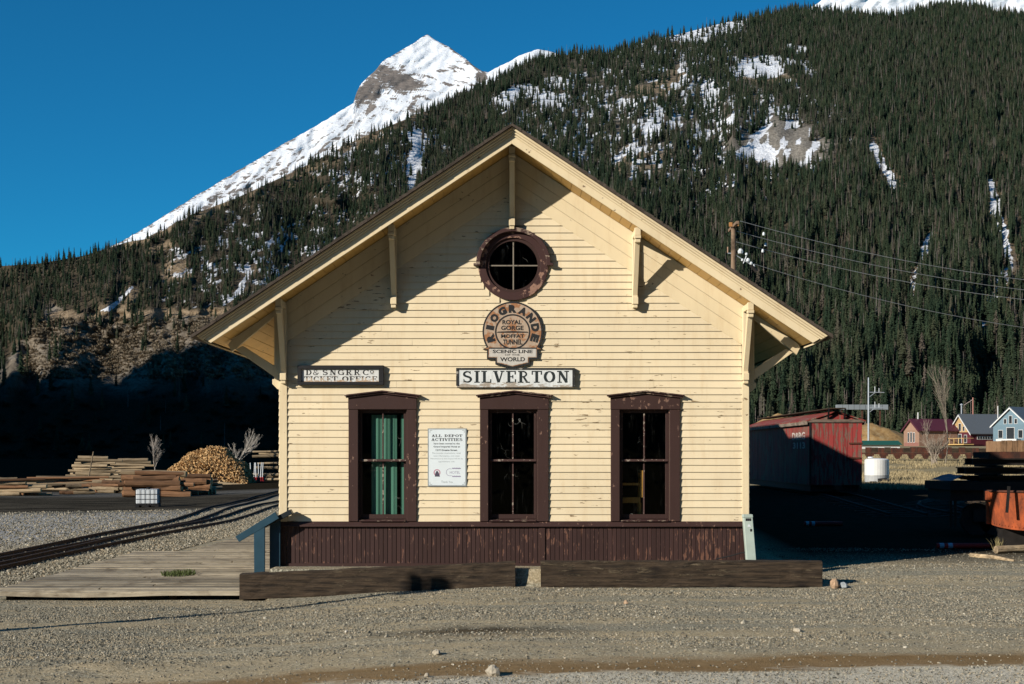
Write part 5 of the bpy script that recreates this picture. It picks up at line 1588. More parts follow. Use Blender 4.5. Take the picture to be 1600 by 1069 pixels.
def post_in_base(px, py, d, label, grp, lean):
    p = at(px, py, d); z = gz(p.x, p.y)
    root = thing('marker_post', (p.x, p.y, z), label, 'marker post', grp)
    MB().lathe([(0.26, 0.0), (0.26, 0.06), (0.20, 0.10), (0.19, 0.40), (0.12, 0.46)], (p.x, p.y, z), 12).build('base', REDP, root)
    MB().tube((p.x, p.y, z+0.4), (p.x+lean, p.y, z+2.0), 0.045, 0.04, 8).build('post', WHITEP, root)
for i, px in enumerate((367, 375.5, 383)):
    post_in_base(px, 757-i*0.6, 150-i*0.5, ('white marker post in red base, leftmost by the firewood', 'white marker post in red base, second from the left', 'white marker post in red base, third from the left')[i], 'marker posts standing apart by the firewood', (-0.02, 0.0, 0.06)[i])
for i, px in enumerate((392, 397, 400, 404, 407, 410)):
    post_in_base(px, 753+0.4*(i % 2), 152+(i % 3), 'white marker post in red base in the tight cluster by the log stack', 'clustered marker posts with red bases', rnd.uniform(-0.1, 0.12))
def tote():
    p = at(231.5, 797, 71); z = gz(p.x, p.y); s = FPX/71
    root = thing('liquid_tote', (p.x, p.y, z), 'white caged plastic liquid tote standing on the gravel by the track', 'tote tank')
    W, D_, H_ = 1.10, 1.0, 0.90
    x0, x1, y0, y1 = p.x-W/2, p.x+W/2, p.y-D_/2, p.y+D_/2
    MB().box(x0+0.03, x1-0.03, y0+0.03, y1-0.03, z+0.15, z+H_-0.02).build('tank', WHITEP, root, bevel=0.05)
    MB().lathe([(0.10, 0), (0.10, 0.05), (0.02, 0.06)], (p.x, p.y, z+H_-0.02), 12).build('lid', BLACKP, root)
    cg = MB()
    for k in range(6):
        x = x0+W*k/5
        cg.tube((x, y0, z+0.14), (x, y0, z+H_), 0.009, n=5); cg.tube((x, y1, z+0.14), (x, y1, z+H_), 0.009, n=5)
        y = y0+D_*k/5
        cg.tube((x0, y, z+0.14), (x0, y, z+H_), 0.009, n=5); cg.tube((x1, y, z+0.14), (x1, y, z+H_), 0.009, n=5)
    for k in range(4):
        zz = z+0.16+(H_-0.18)*k/3
        for q in (((x0,y0,zz),(x1,y0,zz)), ((x1,y0,zz),(x1,y1,zz)), ((x1,y1,zz),(x0,y1,zz)), ((x0,y1,zz),(x0,y0,zz))): cg.tube(*q, 0.009, n=5)
    cg.build('cage', STEEL_DARK, root)
    pl = MB()
    for xx in (x0, p.x-0.09, x1-0.18): pl.box(xx, xx+0.18, y0, y1, z, z+0.10)
    pl.box(x0, x1, y0, y1, z+0.102, z+0.138)
    pl.build('pallet', BLACKP, root)
    for o in (root,): o.rotation_euler = (0, 0, 0.12)
tote()

# ------------------------------------------------------------------ bare trees
def bare_tree(name, label, px, py, d, h, spread, seed, col, n_main=5, levels=4, stems=1, thick=0.019):
    p = at(px, py, d); z = gz(p.x, p.y) if d < 560 else p.z
    z = min(z, p.z) if d < 560 else z
    r = random.Random(seed)
    m = m_plain(name + '_bark%d' % seed, col, 0.9, var=0.2)
    root = thing(name, (p.x, p.y, z), label, 'bare tree')
    trunk, twigs = MB(), MB()
    def grow(p0, dirv, L, rad, lev, mb):
        a = p0
        segn = 3
        for k in range(segn):
            dirv = (dirv + Vector((r.uniform(-.18,.18), r.uniform(-.18,.18), r.uniform(-.02,.16)))).normalized()
            b = a + dirv*(L/segn)
            mb.tube(a, b, rad*(1-0.28*k/segn), rad*(1-0.28*(k+1)/segn), 4 if lev > 0 else 6, caps=False)
            if lev < levels and (k > 0 or lev > 0):
                for _ in range(2 if lev < 2 else 1):
                    an = r.uniform(0, 6.28); tl = r.uniform(0.35, 0.8)*spread
                    side = dirv.orthogonal().normalized(); side = Matrix.Rotation(an, 3, dirv) @ side
                    grow(b, (dirv + side*tl).normalized(), L*r.uniform(0.42, 0.66), rad*0.5, lev+1, twigs)
            a = b
        if lev < levels: grow(a, dirv, L*0.55, rad*0.62, lev+1, twigs)
    for s_ in range(stems):
        q = Vector((p.x + (r.uniform(-0.3,0.3)*h*0.25 if stems > 1 else 0), p.y, z-0.1))
        grow(q, Vector((r.uniform(-.1,.1)*stems, 0, 1)).normalized(), h*0.52*(1 if s_ == 0 else r.uniform(0.45, 0.8)), h*thick, 0, trunk)
    trunk.build('trunk', m, root); twigs.build('branches', m, root)
PALEB = (0.36,0.32,0.27)
bare_tree('bare_tree', 'pale bare tree behind the log piles, left of the firewood heap', 243, 745, 156, 4.6, 0.75, 3, (0.42,0.37,0.32))
bare_tree('bare_tree', 'pale bare tree behind the right side of the firewood heap', 362, 745, 157, 5.6, 0.8, 5, (0.42,0.38,0.33), stems=2)
bare_tree('bare_tree', 'tall pale bare tree in front of the houses', 1477, 724, 92, 5.6, 0.40, 8, (0.27,0.23,0.18), levels=4, thick=0.0075)
bare_tree('bare_shrub', 'wide bare shrub left of the tall bare tree by the rusty wagons', 1462, 726, 90, 2.9, 0.8, 9, (0.34,0.28,0.22), stems=7, levels=3, thick=0.011)
bare_tree('bare_tree', 'pale bare tree rising behind the red boxcar roof', 1274, 652, 330, 6.2, 0.7, 12, PALEB)

# ------------------------------------------------------------------ red boxcar
def m_boxcar():
    return m_paint('faded_red_paint', (0.30,0.045,0.04), (0.26,0.16,0.12), chips=0.565, sc=(2.5, 2.5, 0.35), fine=6, rough=0.7, rv=0.22)
BOXRED = m_boxcar()
def boxcar():
    d0 = 44.8; s = FPX/d0; y0 = d0-CAMD
    x0, x1 = (1265-800)/s, (1347-800)/s
    L = 12.8
    Z = lambda p: EYE+(HOR-p)/s
    zb, ze, zr = Z(757), Z(657), Z(643)
    zg = gz((x0+x1)/2, y0)+0.15
    root = thing('boxcar', ((x0+x1)/2, y0+L/2, zg), 'weathered red wooden boxcar half in the depot shadow', 'boxcar')
    cx = (x0+x1)/2
    MB().box(x0+0.03, x1-0.03, y0+0.03, y0+L-0.03, zb, ze).build('body', DARK, root)
    n = 11
    for i in range(n):
        a = x0+(x1-x0)*i/n; b = x0+(x1-x0)*(i+1)/n
        top = lambda x: ze + (zr-ze)*(1-abs(x-cx)/((x1-x0)/2))
        MB().prism([(a+0.004, zb-0.02), (b-0.004, zb-0.02), (b-0.004, top(b)-0.04), (a+0.004, top(a)-0.04)], y0-rnd.uniform(0.0, 0.008), y0+0.03).build('end_plank', BOXRED, root)
    n = 60
    for i in range(n):
        a = y0+0.032+(L-0.06)*i/n; b = y0+0.032+(L-0.06)*(i+1)/n
        for xs, s_ in ((x0, -1), (x1, 1)):
            pr_ = rnd.uniform(0.0, 0.008)
            MB().box(min(xs+s_*pr_, xs-s_*0.03), max(xs+s_*pr_, xs-s_*0.03), a+0.003, b-0.003, zb-0.02, ze).build('side_plank', BOXRED, root)
    for s_ in (-1, 1):
        q = [(cx, zr+0.02), (cx+s_*((x1-x0)/2+0.10), ze+0.0), (cx+s_*((x1-x0)/2+0.10), ze-0.035), (cx, zr-0.02)]
        if s_ > 0: q = q[::-1]
        MB().prism(q, y0-0.06, y0+L+0.06).build('roof_panel', m_paint('roof_red_%d' % s_, (0.25,0.045,0.035), (0.30,0.22,0.16), chips=0.60, fine=5, rough=0.7), root)
        MB().box(min(x0, x1) - 0.11 if s_ < 0 else x1+0.075, x0-0.075 if s_ < 0 else x1+0.11, y0-0.05, y0+L+0.05, ze-0.13, ze-0.03).build('eave_board', m_wood('grey_board_%d' % s_, (0.16,0.12,0.09), (0.30,0.24,0.19), sc=(8,1,8)), root)
    MB().box(x0-0.05, x1+0.05, y0-0.05, y0-0.02, ze-0.06, ze+0.03).build('end_fascia', m_wood('grey_board_end', (0.10,0.07,0.055), (0.24,0.18,0.14), sc=(1,8,8)), root)
    for k in range(3):
        MB().box(cx-0.24+0.165*k, cx-0.24+0.165*k+0.15, y0-0.28, y0+L+0.2, zr+0.075, zr+0.105).build('running_board', TIMBER, root)
    for xx in (cx-0.26, cx+0.24):
        MB().bar((xx, y0-0.24, zr+0.07), (xx+0.02, y0-0.02, zr-0.24), 0.05, 0.05).build('running_board_bracket', BLACKP, root)
    for zz, xa_, xb_ in ((Z(693), x1-0.40, x1+0.02), (Z(716), x1-0.42, x1-0.05)):
        MB().box(xa_, xb_, y0-0.035, y0-0.012, zz-0.022, zz+0.028).build('grab_iron', RUST_DARK, root)
    MB().box(x0-0.012, x0+0.05, y0-0.02, y0+0.0, zb, ze-0.05).build('corner_strap', BLACKP, root)
    for a in (1330, 1342, 1346.5):
        MB().tube(((a-800)/s, y0+0.06, zb), ((a-800)/s, y0+0.06, Z(769)), 0.016).build('step_iron', BLACKP, root)
    MB().box((1330-800)/s, (1346.5-800)/s, y0+0.04, y0+0.08, Z(769.5), Z(767.5)).build('step_iron', BLACKP, root)
    MB().box(x0+0.05, x1-0.05, y0+0.1, y0+L-0.1, zb-0.22, zb-0.021).build('underframe', STEEL_DARK, root)
    for yc in (y0+1.6, y0+L-1.6):
        tr = MB().box(x0+0.3, x1-0.3, yc-0.9, yc+0.9, zg+0.30, zg+0.42).build('truck', STEEL_DARK, root)
        for yy in (yc-0.6, yc+0.6):
            for xx in (cx-0.46, cx+0.46):
                MB().tube((xx-0.05, yy, zg+0.33), (xx+0.05, yy, zg+0.33), 0.32, 0.32, 18).build('wheel', STEEL_DARK, tr)
    MB().box(cx-0.10, cx+0.10, y0-0.45, y0+0.1, zb-0.16, zb-0.02).build('coupler', RUST_DARK, root)
    WHT = m_plain('faded_white_lettering', (0.55,0.48,0.44), 0.8, var=0.3, scale=20)
    v, f = text_mesh('D&RG', 0.03)
    def side_text(s_, ya, yb, z0, z1, r=1):
        v, f = text_mesh(s_, 0.03); lo, hi = v.min(0), v.max(0); u = (v-lo)/(hi-lo)
        MB().add([(x0-0.0105, ya+(yb-ya)*a, z0+(z1-z0)*b) for a, b in u], f).build('lettering', WHT, root)
    side_text('D&RG', y0+2.75, y0+0.65, ze-0.58, ze-0.34); side_text('3113', y0+2.6, y0+0.65, ze-0.86, ze-0.66)
boxcar()
# ------------------------------------------------------------------ right yard
def dg(px, py, z): return FPX*(EYE-z)/(py-HOR)       # distance of ground seen at row py when it lies at height z
# white tank
def white_tank():
    p = at(1370, 750, 70); z = gz(p.x, p.y)-0.0; s = FPX/70
    root = thing('water_tank', (p.x, p.y, z), 'white cylindrical tank with grey lower band beyond the red boxcar', 'tank')
    MB().lathe([(0.56, 0.0), (0.57, 0.02), (0.57, 0.33)], (p.x, p.y, z), 28).build('lower_band', m_plain('tank_grey', (0.36,0.37,0.37), 0.5), root, smooth=False)
    MB().lathe([(0.575, 0.331), (0.575, 1.06), (0.50, 1.12), (0.15, 1.15)], (p.x, p.y, z), 28).build('shell', m_plain('tank_white', (0.78,0.78,0.76), 0.45, var=0.05), root)
    MB().lathe([(0.13, 1.15), (0.13, 1.21), (0.02, 1.22)], (p.x-0.3, p.y, z), 12).build('lid', WHITEP, root)
    MB().bar((p.x-0.1, p.y-0.62, z+0.10), (p.x+0.3, p.y-0.66, z+0.14), 0.10, 0.16).build('valve', BLACKP, root)
    MB().bar((p.x-0.45, p.y-0.5, z+0.02), (p.x+0.45, p.y-0.5, z+0.02), 0.1, 0.06).build('skid', TIMBER, root)
white_tank()
# rusty low wagons behind the field
def wagon(px0, px1, py, d, label, seed):
    a, b = at(px0, py, d), at(px1, py, d); z = a.z; s = FPX/d; r = random.Random(seed)
    zt_ = EYE+(HOR-698.5)/s
    root = thing('flat_wagon', ((a.x+b.x)/2, a.y, z), label, 'wagon', 'rusty wagons behind the field')
    MB().box(a.x, b.x, a.y, a.y+2.0, z+0.30, z+0.42).build('deck', RUST_DARK, root)
    n = int((b.x-a.x)/0.42)
    for i in range(n):
        x = a.x+(b.x-a.x)*i/n
        h = zt_-z-0.43-r.uniform(0, 0.10)
        MB().box(x+0.01, x+(b.x-a.x)/n-0.01, a.y-r.uniform(0.0, 0.03), a.y+0.05, z+0.425, z+0.425+h).build('side_plank', r.choice((RUST_DARK, TIMBER, RUST_DARK)), root)
    for i in range(5):
        x = a.x+(b.x-a.x)*(i+0.3)/5
        MB().tube((x, a.y-0.03, z+0.18), (x, a.y+0.12, z+0.18), 0.20, 0.20, 12).build('wheel', RUST_DARK, root)
        MB().box(x-0.3, x+0.3, a.y-0.06, a.y-0.02, z+0.2, z+0.30).build('truck_frame', RUST_DARK, root)
wagon(1352, 1462, 717, 98, 'long low rusty wagon behind the white tank', 1)
wagon(1466, 1572, 717, 98, 'long low rusty wagon behind the bare tree and the dark steel stack', 2)

# flat car loaded with dark steel and a rusty tub at the right edge
def flatcar():
    d = 30.5; s = FPX/d; y = d-CAMD
    X = lambda p: (p-800)/s
    Z = lambda p: EYE+(HOR-p)/s
    zg = gz(X(1540), y)
    root = thing('flat_car', (X(1560), y+0.8, zg), 'dark low flat car standing in the depot shadow at the right edge', 'flat car')
    MB().box(X(1485), X(1800), y, y+1.9, Z(766), Z(753)).build('deck', STEEL_DARK, root)
    MB().box(X(1488), X(1790), y+0.1, y+1.8, Z(783), Z(766.5)).build('side_sill', STEEL_DARK, root)
    for p in (1490, 1497):
        MB().bar((X(p), y+0.2, Z(782)), (X(p), y+0.2, zg+0.25), 0.05, 0.05).build('step_iron', STEEL_DARK, root)
    for p in (1548, 1640):
        for q in (-14, 14):
            MB().tube((X(p+q), y+0.30, zg+0.40), (X(p+q), y+0.42, zg+0.40), 0.34, 0.34, 20).build('wheel', STEEL_DARK, root)
        MB().box(X(p-22), X(p+22), y+0.22, y+0.29, zg+0.35, zg+0.62).build('truck_frame', STEEL_DARK, root)
    tarp = MB(); vs = []; fs = []; n = 10
    for i in range(n+1):
        for j in range(6):
            vs.append((X(1488)+(X(1540)-X(1488))*i/n, y+0.15+1.5*j/5, Z(753)+0.02+0.13*math.sin(math.pi*i/n)**1.5*(0.6+0.5*vnoise(i*0.9, j*0.9))))
    fs = [(i*6+j, (i+1)*6+j, (i+1)*6+j+1, i*6+j+1) for i in range(n) for j in range(5)]
    o = tarp.add([tuple(map(float, v)) for v in vs], fs).build('tarpaulin', m_plain('blue_tarp', (0.02,0.035,0.09), 0.5), None, smooth=True)
    tag(o, 'dark blue tarpaulin heaped on the end of the flat car', 'tarpaulin')
    def beam(p0, p1, a, b, yo, lab, mat=STEEL_DARK):
        mb = MB(); x0, x1 = X(p0), X(p1); z0, z1 = Z(b), Z(a)
        mb.box(x0, x1, y+yo, y+yo+0.26, z1-0.022, z1); mb.box(x0, x1, y+yo, y+yo+0.26, z0, z0+0.022); mb.box(x0, x1, y+yo+0.11, y+yo+0.15, z0+0.022, z1-0.022)
        tag(settle(mb.build('steel_beam', mat), (x0, y+yo, z0)), lab, 'beam', 'steel beams stacked on the flat car')
    beam(1540, 1790, 744.5, 752.7, 0.2, 'dark steel beam lowest of the stack at the right edge')
    beam(1545, 1790, 744.5, 752.7, 1.2, 'dark steel beam at the back of the lowest layer at the right edge')
    beam(1513, 1790, 730.5, 741, 0.1, 'dark steel beam in the middle of the stack, reaching farthest left')
    beam(1516, 1790, 730.5, 741, 0.75, 'dark steel beam behind the middle one that reaches farthest left')
    beam(1527, 1790, 716.5, 727, 0.2, 'dark steel beam on top of the stack at the right edge')
    beam(1534, 1790, 716.5, 727, 1.0, 'dark steel beam behind the topmost one at the right edge')
    for k, (a, b) in enumerate(((741.2, 744.3), (727.2, 730.3))):
        for p in (1560, 1680):
            tag(MB().box(X(p), X(p+9), y+0.05, y+1.6, Z(b), Z(a)).build('spacer_block', TIMBER), 'wooden spacer between the stacked dark beams at the right edge', 'spacer', 'spacers between the steel beams')
    o = MB().box(X(1551), X(1790), y+0.25, y+1.3, Z(716.3), Z(706)).build('steel_plate', RUST_DARK); tag(settle(o, (X(1551), y+0.25, Z(716.3))), 'dark rusty steel box section on top of the beam stack', 'steel section')
    cr = thing('timber_crate', (X(1600), y+0.8, Z(705.8)), 'weathered brown plank crate on top of the steel at the right edge', 'crate')
    BW = m_wood('brown_crate_wood', (0.22,0.12,0.06), (0.36,0.22,0.12), sc=(8,8,1), scale=3)
    for i in range(22):
        a = X(1575)+i*0.115
        MB().box(a+0.005, a+0.11, y+0.4, y+0.43, Z(705.8), Z(688)+rnd.uniform(-0.01, 0.01)).build('plank', BW, cr)
        if i % 3 == 0: MB().box(a, a+0.1, y+1.3, y+1.33, Z(705.8), Z(688)).build('plank', BW, cr)
    MB().box(X(1575)-0.03, X(1575), y+0.4, y+1.33, Z(705.8), Z(689)).build('end_board', BW, cr)
    MB().box(X(1575), X(1575)+2.5, y+0.44, y+1.28, Z(705.8), Z(703)).build('floor_board', BW, cr)
flatcar()
def rusty_tub():
    d = 27.3; s = FPX/d; y = d-CAMD
    X = lambda p: (p-800)/s
    Z = lambda p: EYE+(HOR-p)/s
    zg = gz(X(1615), y)
    root = thing('rusty_tub', (X(1615), y+0.5, zg), 'orange rusty riveted steel tub at the right edge, sunlit beside the shadow', 'tub')
    cx = X(1622); R0 = 0.74
    # half round trough standing on end: bowed bottom edge, riveted
    prof = []
    n = 26; vs = []; fs = []
    for j in range(9):
        t = j/8
        for i in range(n):
            a = math.pi*(1.0 + i/(n-1))
            r = R0*(0.86+0.14*t)
            zz = Z(822) + (Z(769)-Z(822))*t - 0.10*(1-t)*(-math.sin(a))
            vs.append((cx+r*math.cos(a), y+0.75+r*math.sin(a), zz))
    fs = [(j*n+i, j*n+i+1, (j+1)*n+i+1, (j+1)*n+i) for j in range(8) for i in range(n-1)]
    MB().add(vs, fs).build('shell', RUST, root, smooth=True)
    bk = MB().box(cx-R0+0.02, cx+R0-0.02, y+0.75, y+0.80, Z(822), Z(769)).build('back_plate', RUST, root)
    rim = MB(); rim.path([(cx+(R0+0.015)*math.cos(math.pi*(1+i/18)), y+0.75+(R0+0.015)*math.sin(math.pi*(1+i/18)), Z(768.5)) for i in range(19)], 0.022, 6)
    rim.build('rim', RUST_DARK, root)
    rv = MB()
    for i in range(30):
        a = math.pi*(1+(i+0.5)/30)
        c = Vector((cx+R0*0.868*math.cos(a), y+0.75+R0*0.868*math.sin(a), Z(822)+0.05-0.095*(-math.sin(a))))
        nrm = Vector((math.cos(a), math.sin(a), 0))
        rv.tube(c, c+nrm*0.016, 0.016, 0.010, 6)
    rv.build('rivets', RUST, root)
    MB().box(cx-0.5, cx+0.5, y+0.45, y+0.95, zg, Z(822)-0.06).build('stand', STEEL_DARK, root)
    MB().box(X(1555.5), X(1568), y+0.55, y+0.70, Z(783), Z(768.5)).build('lug', RUST, root, bevel=0.006)
    MB().bar((X(1571.5), y-0.06, Z(801)), (X(1575.5), y-0.03, Z(760)), 0.05, 0.03).build('strap', STEEL_DARK, root)
rusty_tub()
# coloured barrier poles on the ground in the shadow
def barrier(px0, px1, py, label, z):
    d = dg(px0, py, z+0.06); a, b = at(px0, py, d), at(px1, py, d)
    a.z = b.z = gz((a.x+b.x)/2, a.y)+0.055
    root = thing('barrier_pole', ((a.x+b.x)/2, a.y, a.z-0.055), label, 'barrier pole')
    L = (b-a).length; u = (b-a).normalized()
    cols = [(0.0, 0.05, 'r'), (0.05, 0.13, 'w'), (0.13, 0.20, 'r'), (0.20, 0.28, 'w'), (0.28, 1.0, 'r')]
    BW = m_plain('barrier_blue', (0.32,0.50,0.62), 0.5) if 'barrier_blue' not in bpy.data.materials else bpy.data.materials['barrier_blue']
    for t0, t1, k in cols:
        MB().tube(a+u*(L*t0), a+u*(L*t1), 0.055, 0.055, 10).build('red_band' if k == 'r' else 'pale_band', REDP if k == 'r' else BW, root)
barrier(1463, 1552, 853, 'red barrier pole with pale blue bands lying in the shadow at right', 0.26)
barrier(1256, 1316, 806, 'red barrier pole with pale bands lying in the shadow near the depot', 0.62)
o = MB(); a = at(1556, 858, 27.5); b = at(1640, 851, 27.9); a.z = gz(a.x, a.y)+0.07; b.z = gz(b.x, b.y)+0.08
tag(o.tube(a, b, 0.075, 0.065, 9).build('log', BARK_GREY), 'pale weathered log lying on the gravel at the right edge', 'log')
a = at(1516, 862, 27.0); a.z = gz(a.x, a.y); b = at(1585, 869, 26.2); b.z = gz(b.x, b.y)
o = MB(); o.tube(a+Vector((0,0,0.02)), (a+b)/2+Vector((0.05,0.03,0.03)), 0.05, 0.04, 7); o.tube((a+b)/2+Vector((0.05,0.03,0.03)), b+Vector((0,0,0.01)), 0.04, 0.02, 7)
tag(o.build('driftwood_branch', BARK_GREY), 'pale broken branch half buried in the gravel near the right edge', 'branch')
a = at(1561, 850, 27.9)
tuft('grass_tuft', 'dry grass tuft by the pale log at the right edge', 'plant', (a.x, a.y, gz(a.x, a.y)), 0.10, 70, 0.26, (0.36,0.30,0.14), 6, 0.8)
# dry grass in the field
N = 26000
d_ = 52+70*nrg.random(N)**1.4; X_ = d_*(0.20+0.16*nrg.random(N)); Y_ = d_-CAMD
gm = MB(); r = random.Random(4)
for i in range(5):
    a = r.uniform(0, 6.28); gm.add([(math.cos(a)*-0.06+0.03*i-0.06, math.sin(a)*0.06, 0), (math.cos(a)*0.06+0.03*i-0.06, -math.sin(a)*0.06, 0), (r.uniform(-.4,.4), r.uniform(-.4,.4), 1)], [(0,1,2)])
GRM = m_plain('dry_grass_blades', (0.40,0.32,0.18), 0.9, rv=0.4)
q = at(1430, 735, 66); go_ = gm.build('grass_tuft', GRM); go_.location = (q.x, q.y, gz(q.x, q.y)); go_.scale = (0.2,0.2,0.2)
tag(go_, 'small dry grass tuft in the field beside the white tank', 'plant')
keep = fbm(X_*0.3, Y_*0.12, 3) > 0.44
X_, Y_ = X_[keep], Y_[keep]; n = len(X_)
scatter('field_grass', np.stack([X_, Y_, ground_z(X_, Y_)], 1), np.stack([0.16+0.1*nrg.random(n)]*2+[0.08+0.16*nrg.random(n)], 1), np.stack([np.zeros(n), np.zeros(n), nrg.random(n)*6.28], 1), np.zeros(n, int), [go_], 'short dry yellow grass covering the field beyond the boxcar', 'grass')

# ------------------------------------------------------------------ houses and other far things on the right
def flat(name, col, **k): return m_plain(name, col, k.pop('rough', 0.7), **k)
WHITE = flat('white_trim', (0.70,0.70,0.68)); WGLASS = flat('far_window_glass', (0.03,0.035,0.04), rough=0.15)
def house(label, px, py, d, L, W, hw, hr, rz, wall, roof, gable=None, win_long=(), gable_win=(), extras=None):
    """gable end faces local -x, long side faces local -y"""
    p = at(px, py, d)
    root = bpy.data.objects.new('house', None); C.objects.link(root); root.location = p; root.rotation_euler = (0, 0, rz); WLOC[root.name] = Vector((0,0,0))
    tag(root, label, 'house', 'houses beyond the wagons')
    b = lambda mb, n, m, par=root: mb.build(n, m, par)
    w = MB(); w.box(0, L, -W/2, W/2, -1.5, hw); wl = b(w, 'wall', wall)
    b(MB().prismx([(-W/2, hw+0.002), (W/2, hw+0.002), (0, hr)][::1], 0.0, L), 'gable_wall', gable or wall)
    ov = 0.45; sl = (hr-hw)/(W/2)
    for s in (-1, 1):
        q = [(0, hr+0.20), (0, hr+0.04), (s*(W/2+ov), hw-ov*sl+0.04), (s*(W/2+ov), hw-ov*sl+0.20)]
        if s > 0: q = q[::-1]
        rf = b(MB().prismx(q, -ov, L+ov), 'roof', roof)
        q2 = [(0, hr+0.03), (0, hr-0.24), (s*(W/2+ov), hw-ov*sl-0.24), (s*(W/2+ov), hw-ov*sl+0.03)]
        if s > 0: q2 = q2[::-1]
        b(MB().prismx(q2, -ov-0.03, -ov+0.02), 'barge_board', WHITE if roof is not MAROON_R else roof, rf)
    for x0, x1, z0, z1 in win_long:
        f = b(MB().box(x0-0.08, x1+0.08, -W/2-0.05, -W/2, z0-0.08, z1+0.08), 'window', WHITE)
        b(MB().box(x0, x1, -W/2-0.07, -W/2-0.051, z0, z1), 'pane', WGLASS, f)
    for y0, y1, z0, z1 in gable_win:
        f = b(MB().box(-0.05, 0.0, y0-0.07, y1+0.07, z0-0.07, z1+0.07), 'window', WHITE)
        b(MB().box(-0.07, -0.051, y0, y1, z0, z1), 'pane', WGLASS, f)
    if extras: extras(root, b)
    return root
MAROON_R = flat('maroon_roof', (0.085,0.022,0.035), rough=0.5); GREYROOF = flat('grey_metal_roof', (0.12,0.135,0.15), rough=0.5); BLUEROOF = flat('slate_roof', (0.10,0.13,0.16))
PINK = flat('salmon_wall', (0.33,0.20,0.14)); MAROON = flat('maroon_wall', (0.10,0.018,0.028)); YELL = flat('yellow_gable', (0.42,0.28,0.13)); BLUEW = flat('blue_wall', (0.14,0.22,0.27)); SALMON = flat('salmon_base', (0.30,0.14,0.11))
PINEW = flat('pale_pine_wood', (0.60,0.40,0.16))
s_ = FPX/300
def ex1(root, b):
    b(MB().tube((1.6, 0, 5.0), (1.6, 0, 6.5), 0.12), 'vent_pipe', WHITE)
    b(MB().box(-0.04, 0.0, -2.5, 2.5, -0.7, 0.3), 'base_band', SALMON)
house('salmon house with dark maroon roof beyond the wagons', 1424, 694, 300, 9.2, 5.4, 2.9, 5.0, math.radians(19), PINK, MAROON_R,
      gable_win=((-1.2,-0.75,0.4,2.3), (-0.25,0.25,0.4,2.4), (0.75,1.2,0.4,2.3)), extras=ex1)
def ex2(root, b):
    b(MB().tube((0.6, 0.3, 5.6), (0.6, 0.3, 8.0), 0.14), 'vent_pipe', GALV)
    b(MB().lathe([(0.3, 0), (0.3, 0.15), (0.05, 0.35)], (0.6, 0.3, 8.0), 10), 'vent_cap', GALV)
    mast = b(MB().tube((3.2, 0, 5.8), (3.2, 0, 9.6), 0.11), 'antenna_mast', flat('mast_red', (0.42,0.2,0.16)))
    b(MB().tube((1.0, 0, 8.0), (3.2, 0, 9.2), 0.06), 'antenna_stay', flat('mast_stay', (0.5,0.4,0.36)), mast)
    dk = b(MB().box(-2.6, -0.1, -4.6, 3.0, -0.2, 0.0), 'deck', PINEW)
    for y in (-4.5, -3.0, -1.5, 0.0, 1.5): b(MB().box(-2.6, -2.48, y, y+0.12, 0.0, 1.1), 'deck_post', PINEW, dk)
    b(MB().box(-2.64, -2.44, -4.6, 1.7, 1.1, 1.2), 'deck_rail', PINEW, dk)
    b(MB().box(-2.6, -0.2, -4.62, -4.5, 1.1, 1.2), 'deck_rail', PINEW, dk)
    b(MB().box(7.0, 8.4, -4.6, -4.2, -0.5, 0.7), 'box', PINEW)
house('maroon house with grey roof and yellow gable beyond the wagons', 1500, 694, 300, 10.6, 7.0, 2.4, 6.0, math.radians(20), MAROON, GREYROOF, YELL,
      win_long=tuple((1.6+0.62*k, 2.08+0.62*k, 1.0, 1.55) for k in range(6)),
      gable_win=((-2.2,-1.4,0.3,1.8), (-0.5,0.5,0.1,2.0), (1.4,2.2,0.3,1.8), (-1.5,-1.0,2.7,3.6), (-0.35,0.35,2.7,4.2), (1.0,1.5,2.7,3.6)), extras=ex2)
def ex3(root, b):
    b(MB().tube((0.4, 3.0, 4.5), (0.4, 3.0, 7.0), 0.10), 'vent_pipe', WHITE)
    b(MB().box(-1.6, -0.1, -2.2, 2.2, -0.3, 0.5), 'porch', WHITE)
house('pale blue house with slate roof cut by the right edge', 1579, 690, 285, 11, 7.6, 3.3, 6.6, math.radians(40), BLUEW, BLUEROOF,
      gable_win=((-2.6,-1.7,0.7,2.2), (-0.8,0.8,0.3,2.7), (1.7,2.6,0.7,2.2), (-1.4,-0.9,3.5,4.4), (-0.3,0.3,3.5,5.0), (0.9,1.4,3.5,4.4)), extras=ex3)
def low_shed():
    d = 210; s = FPX/d; a, b = at(1340, 702, d), at(1406, 702, d)
    root = thing('low_shed', ((a.x+b.x)/2, a.y, a.z), 'long low white shed with green roof behind the wagons', 'shed')
    MB().box(a.x, b.x, a.y, a.y+4, a.z-1, a.z+0.62).build('wall', WHITE, root)
    MB().prismx([(a.y-0.4, a.z+0.62), (a.y+4.4, a.z+0.62), (a.y+2, a.z+1.25)], a.x-0.3, b.x+0.3).build('roof', flat('green_roof', (0.02,0.11,0.08)), root)
low_shed()
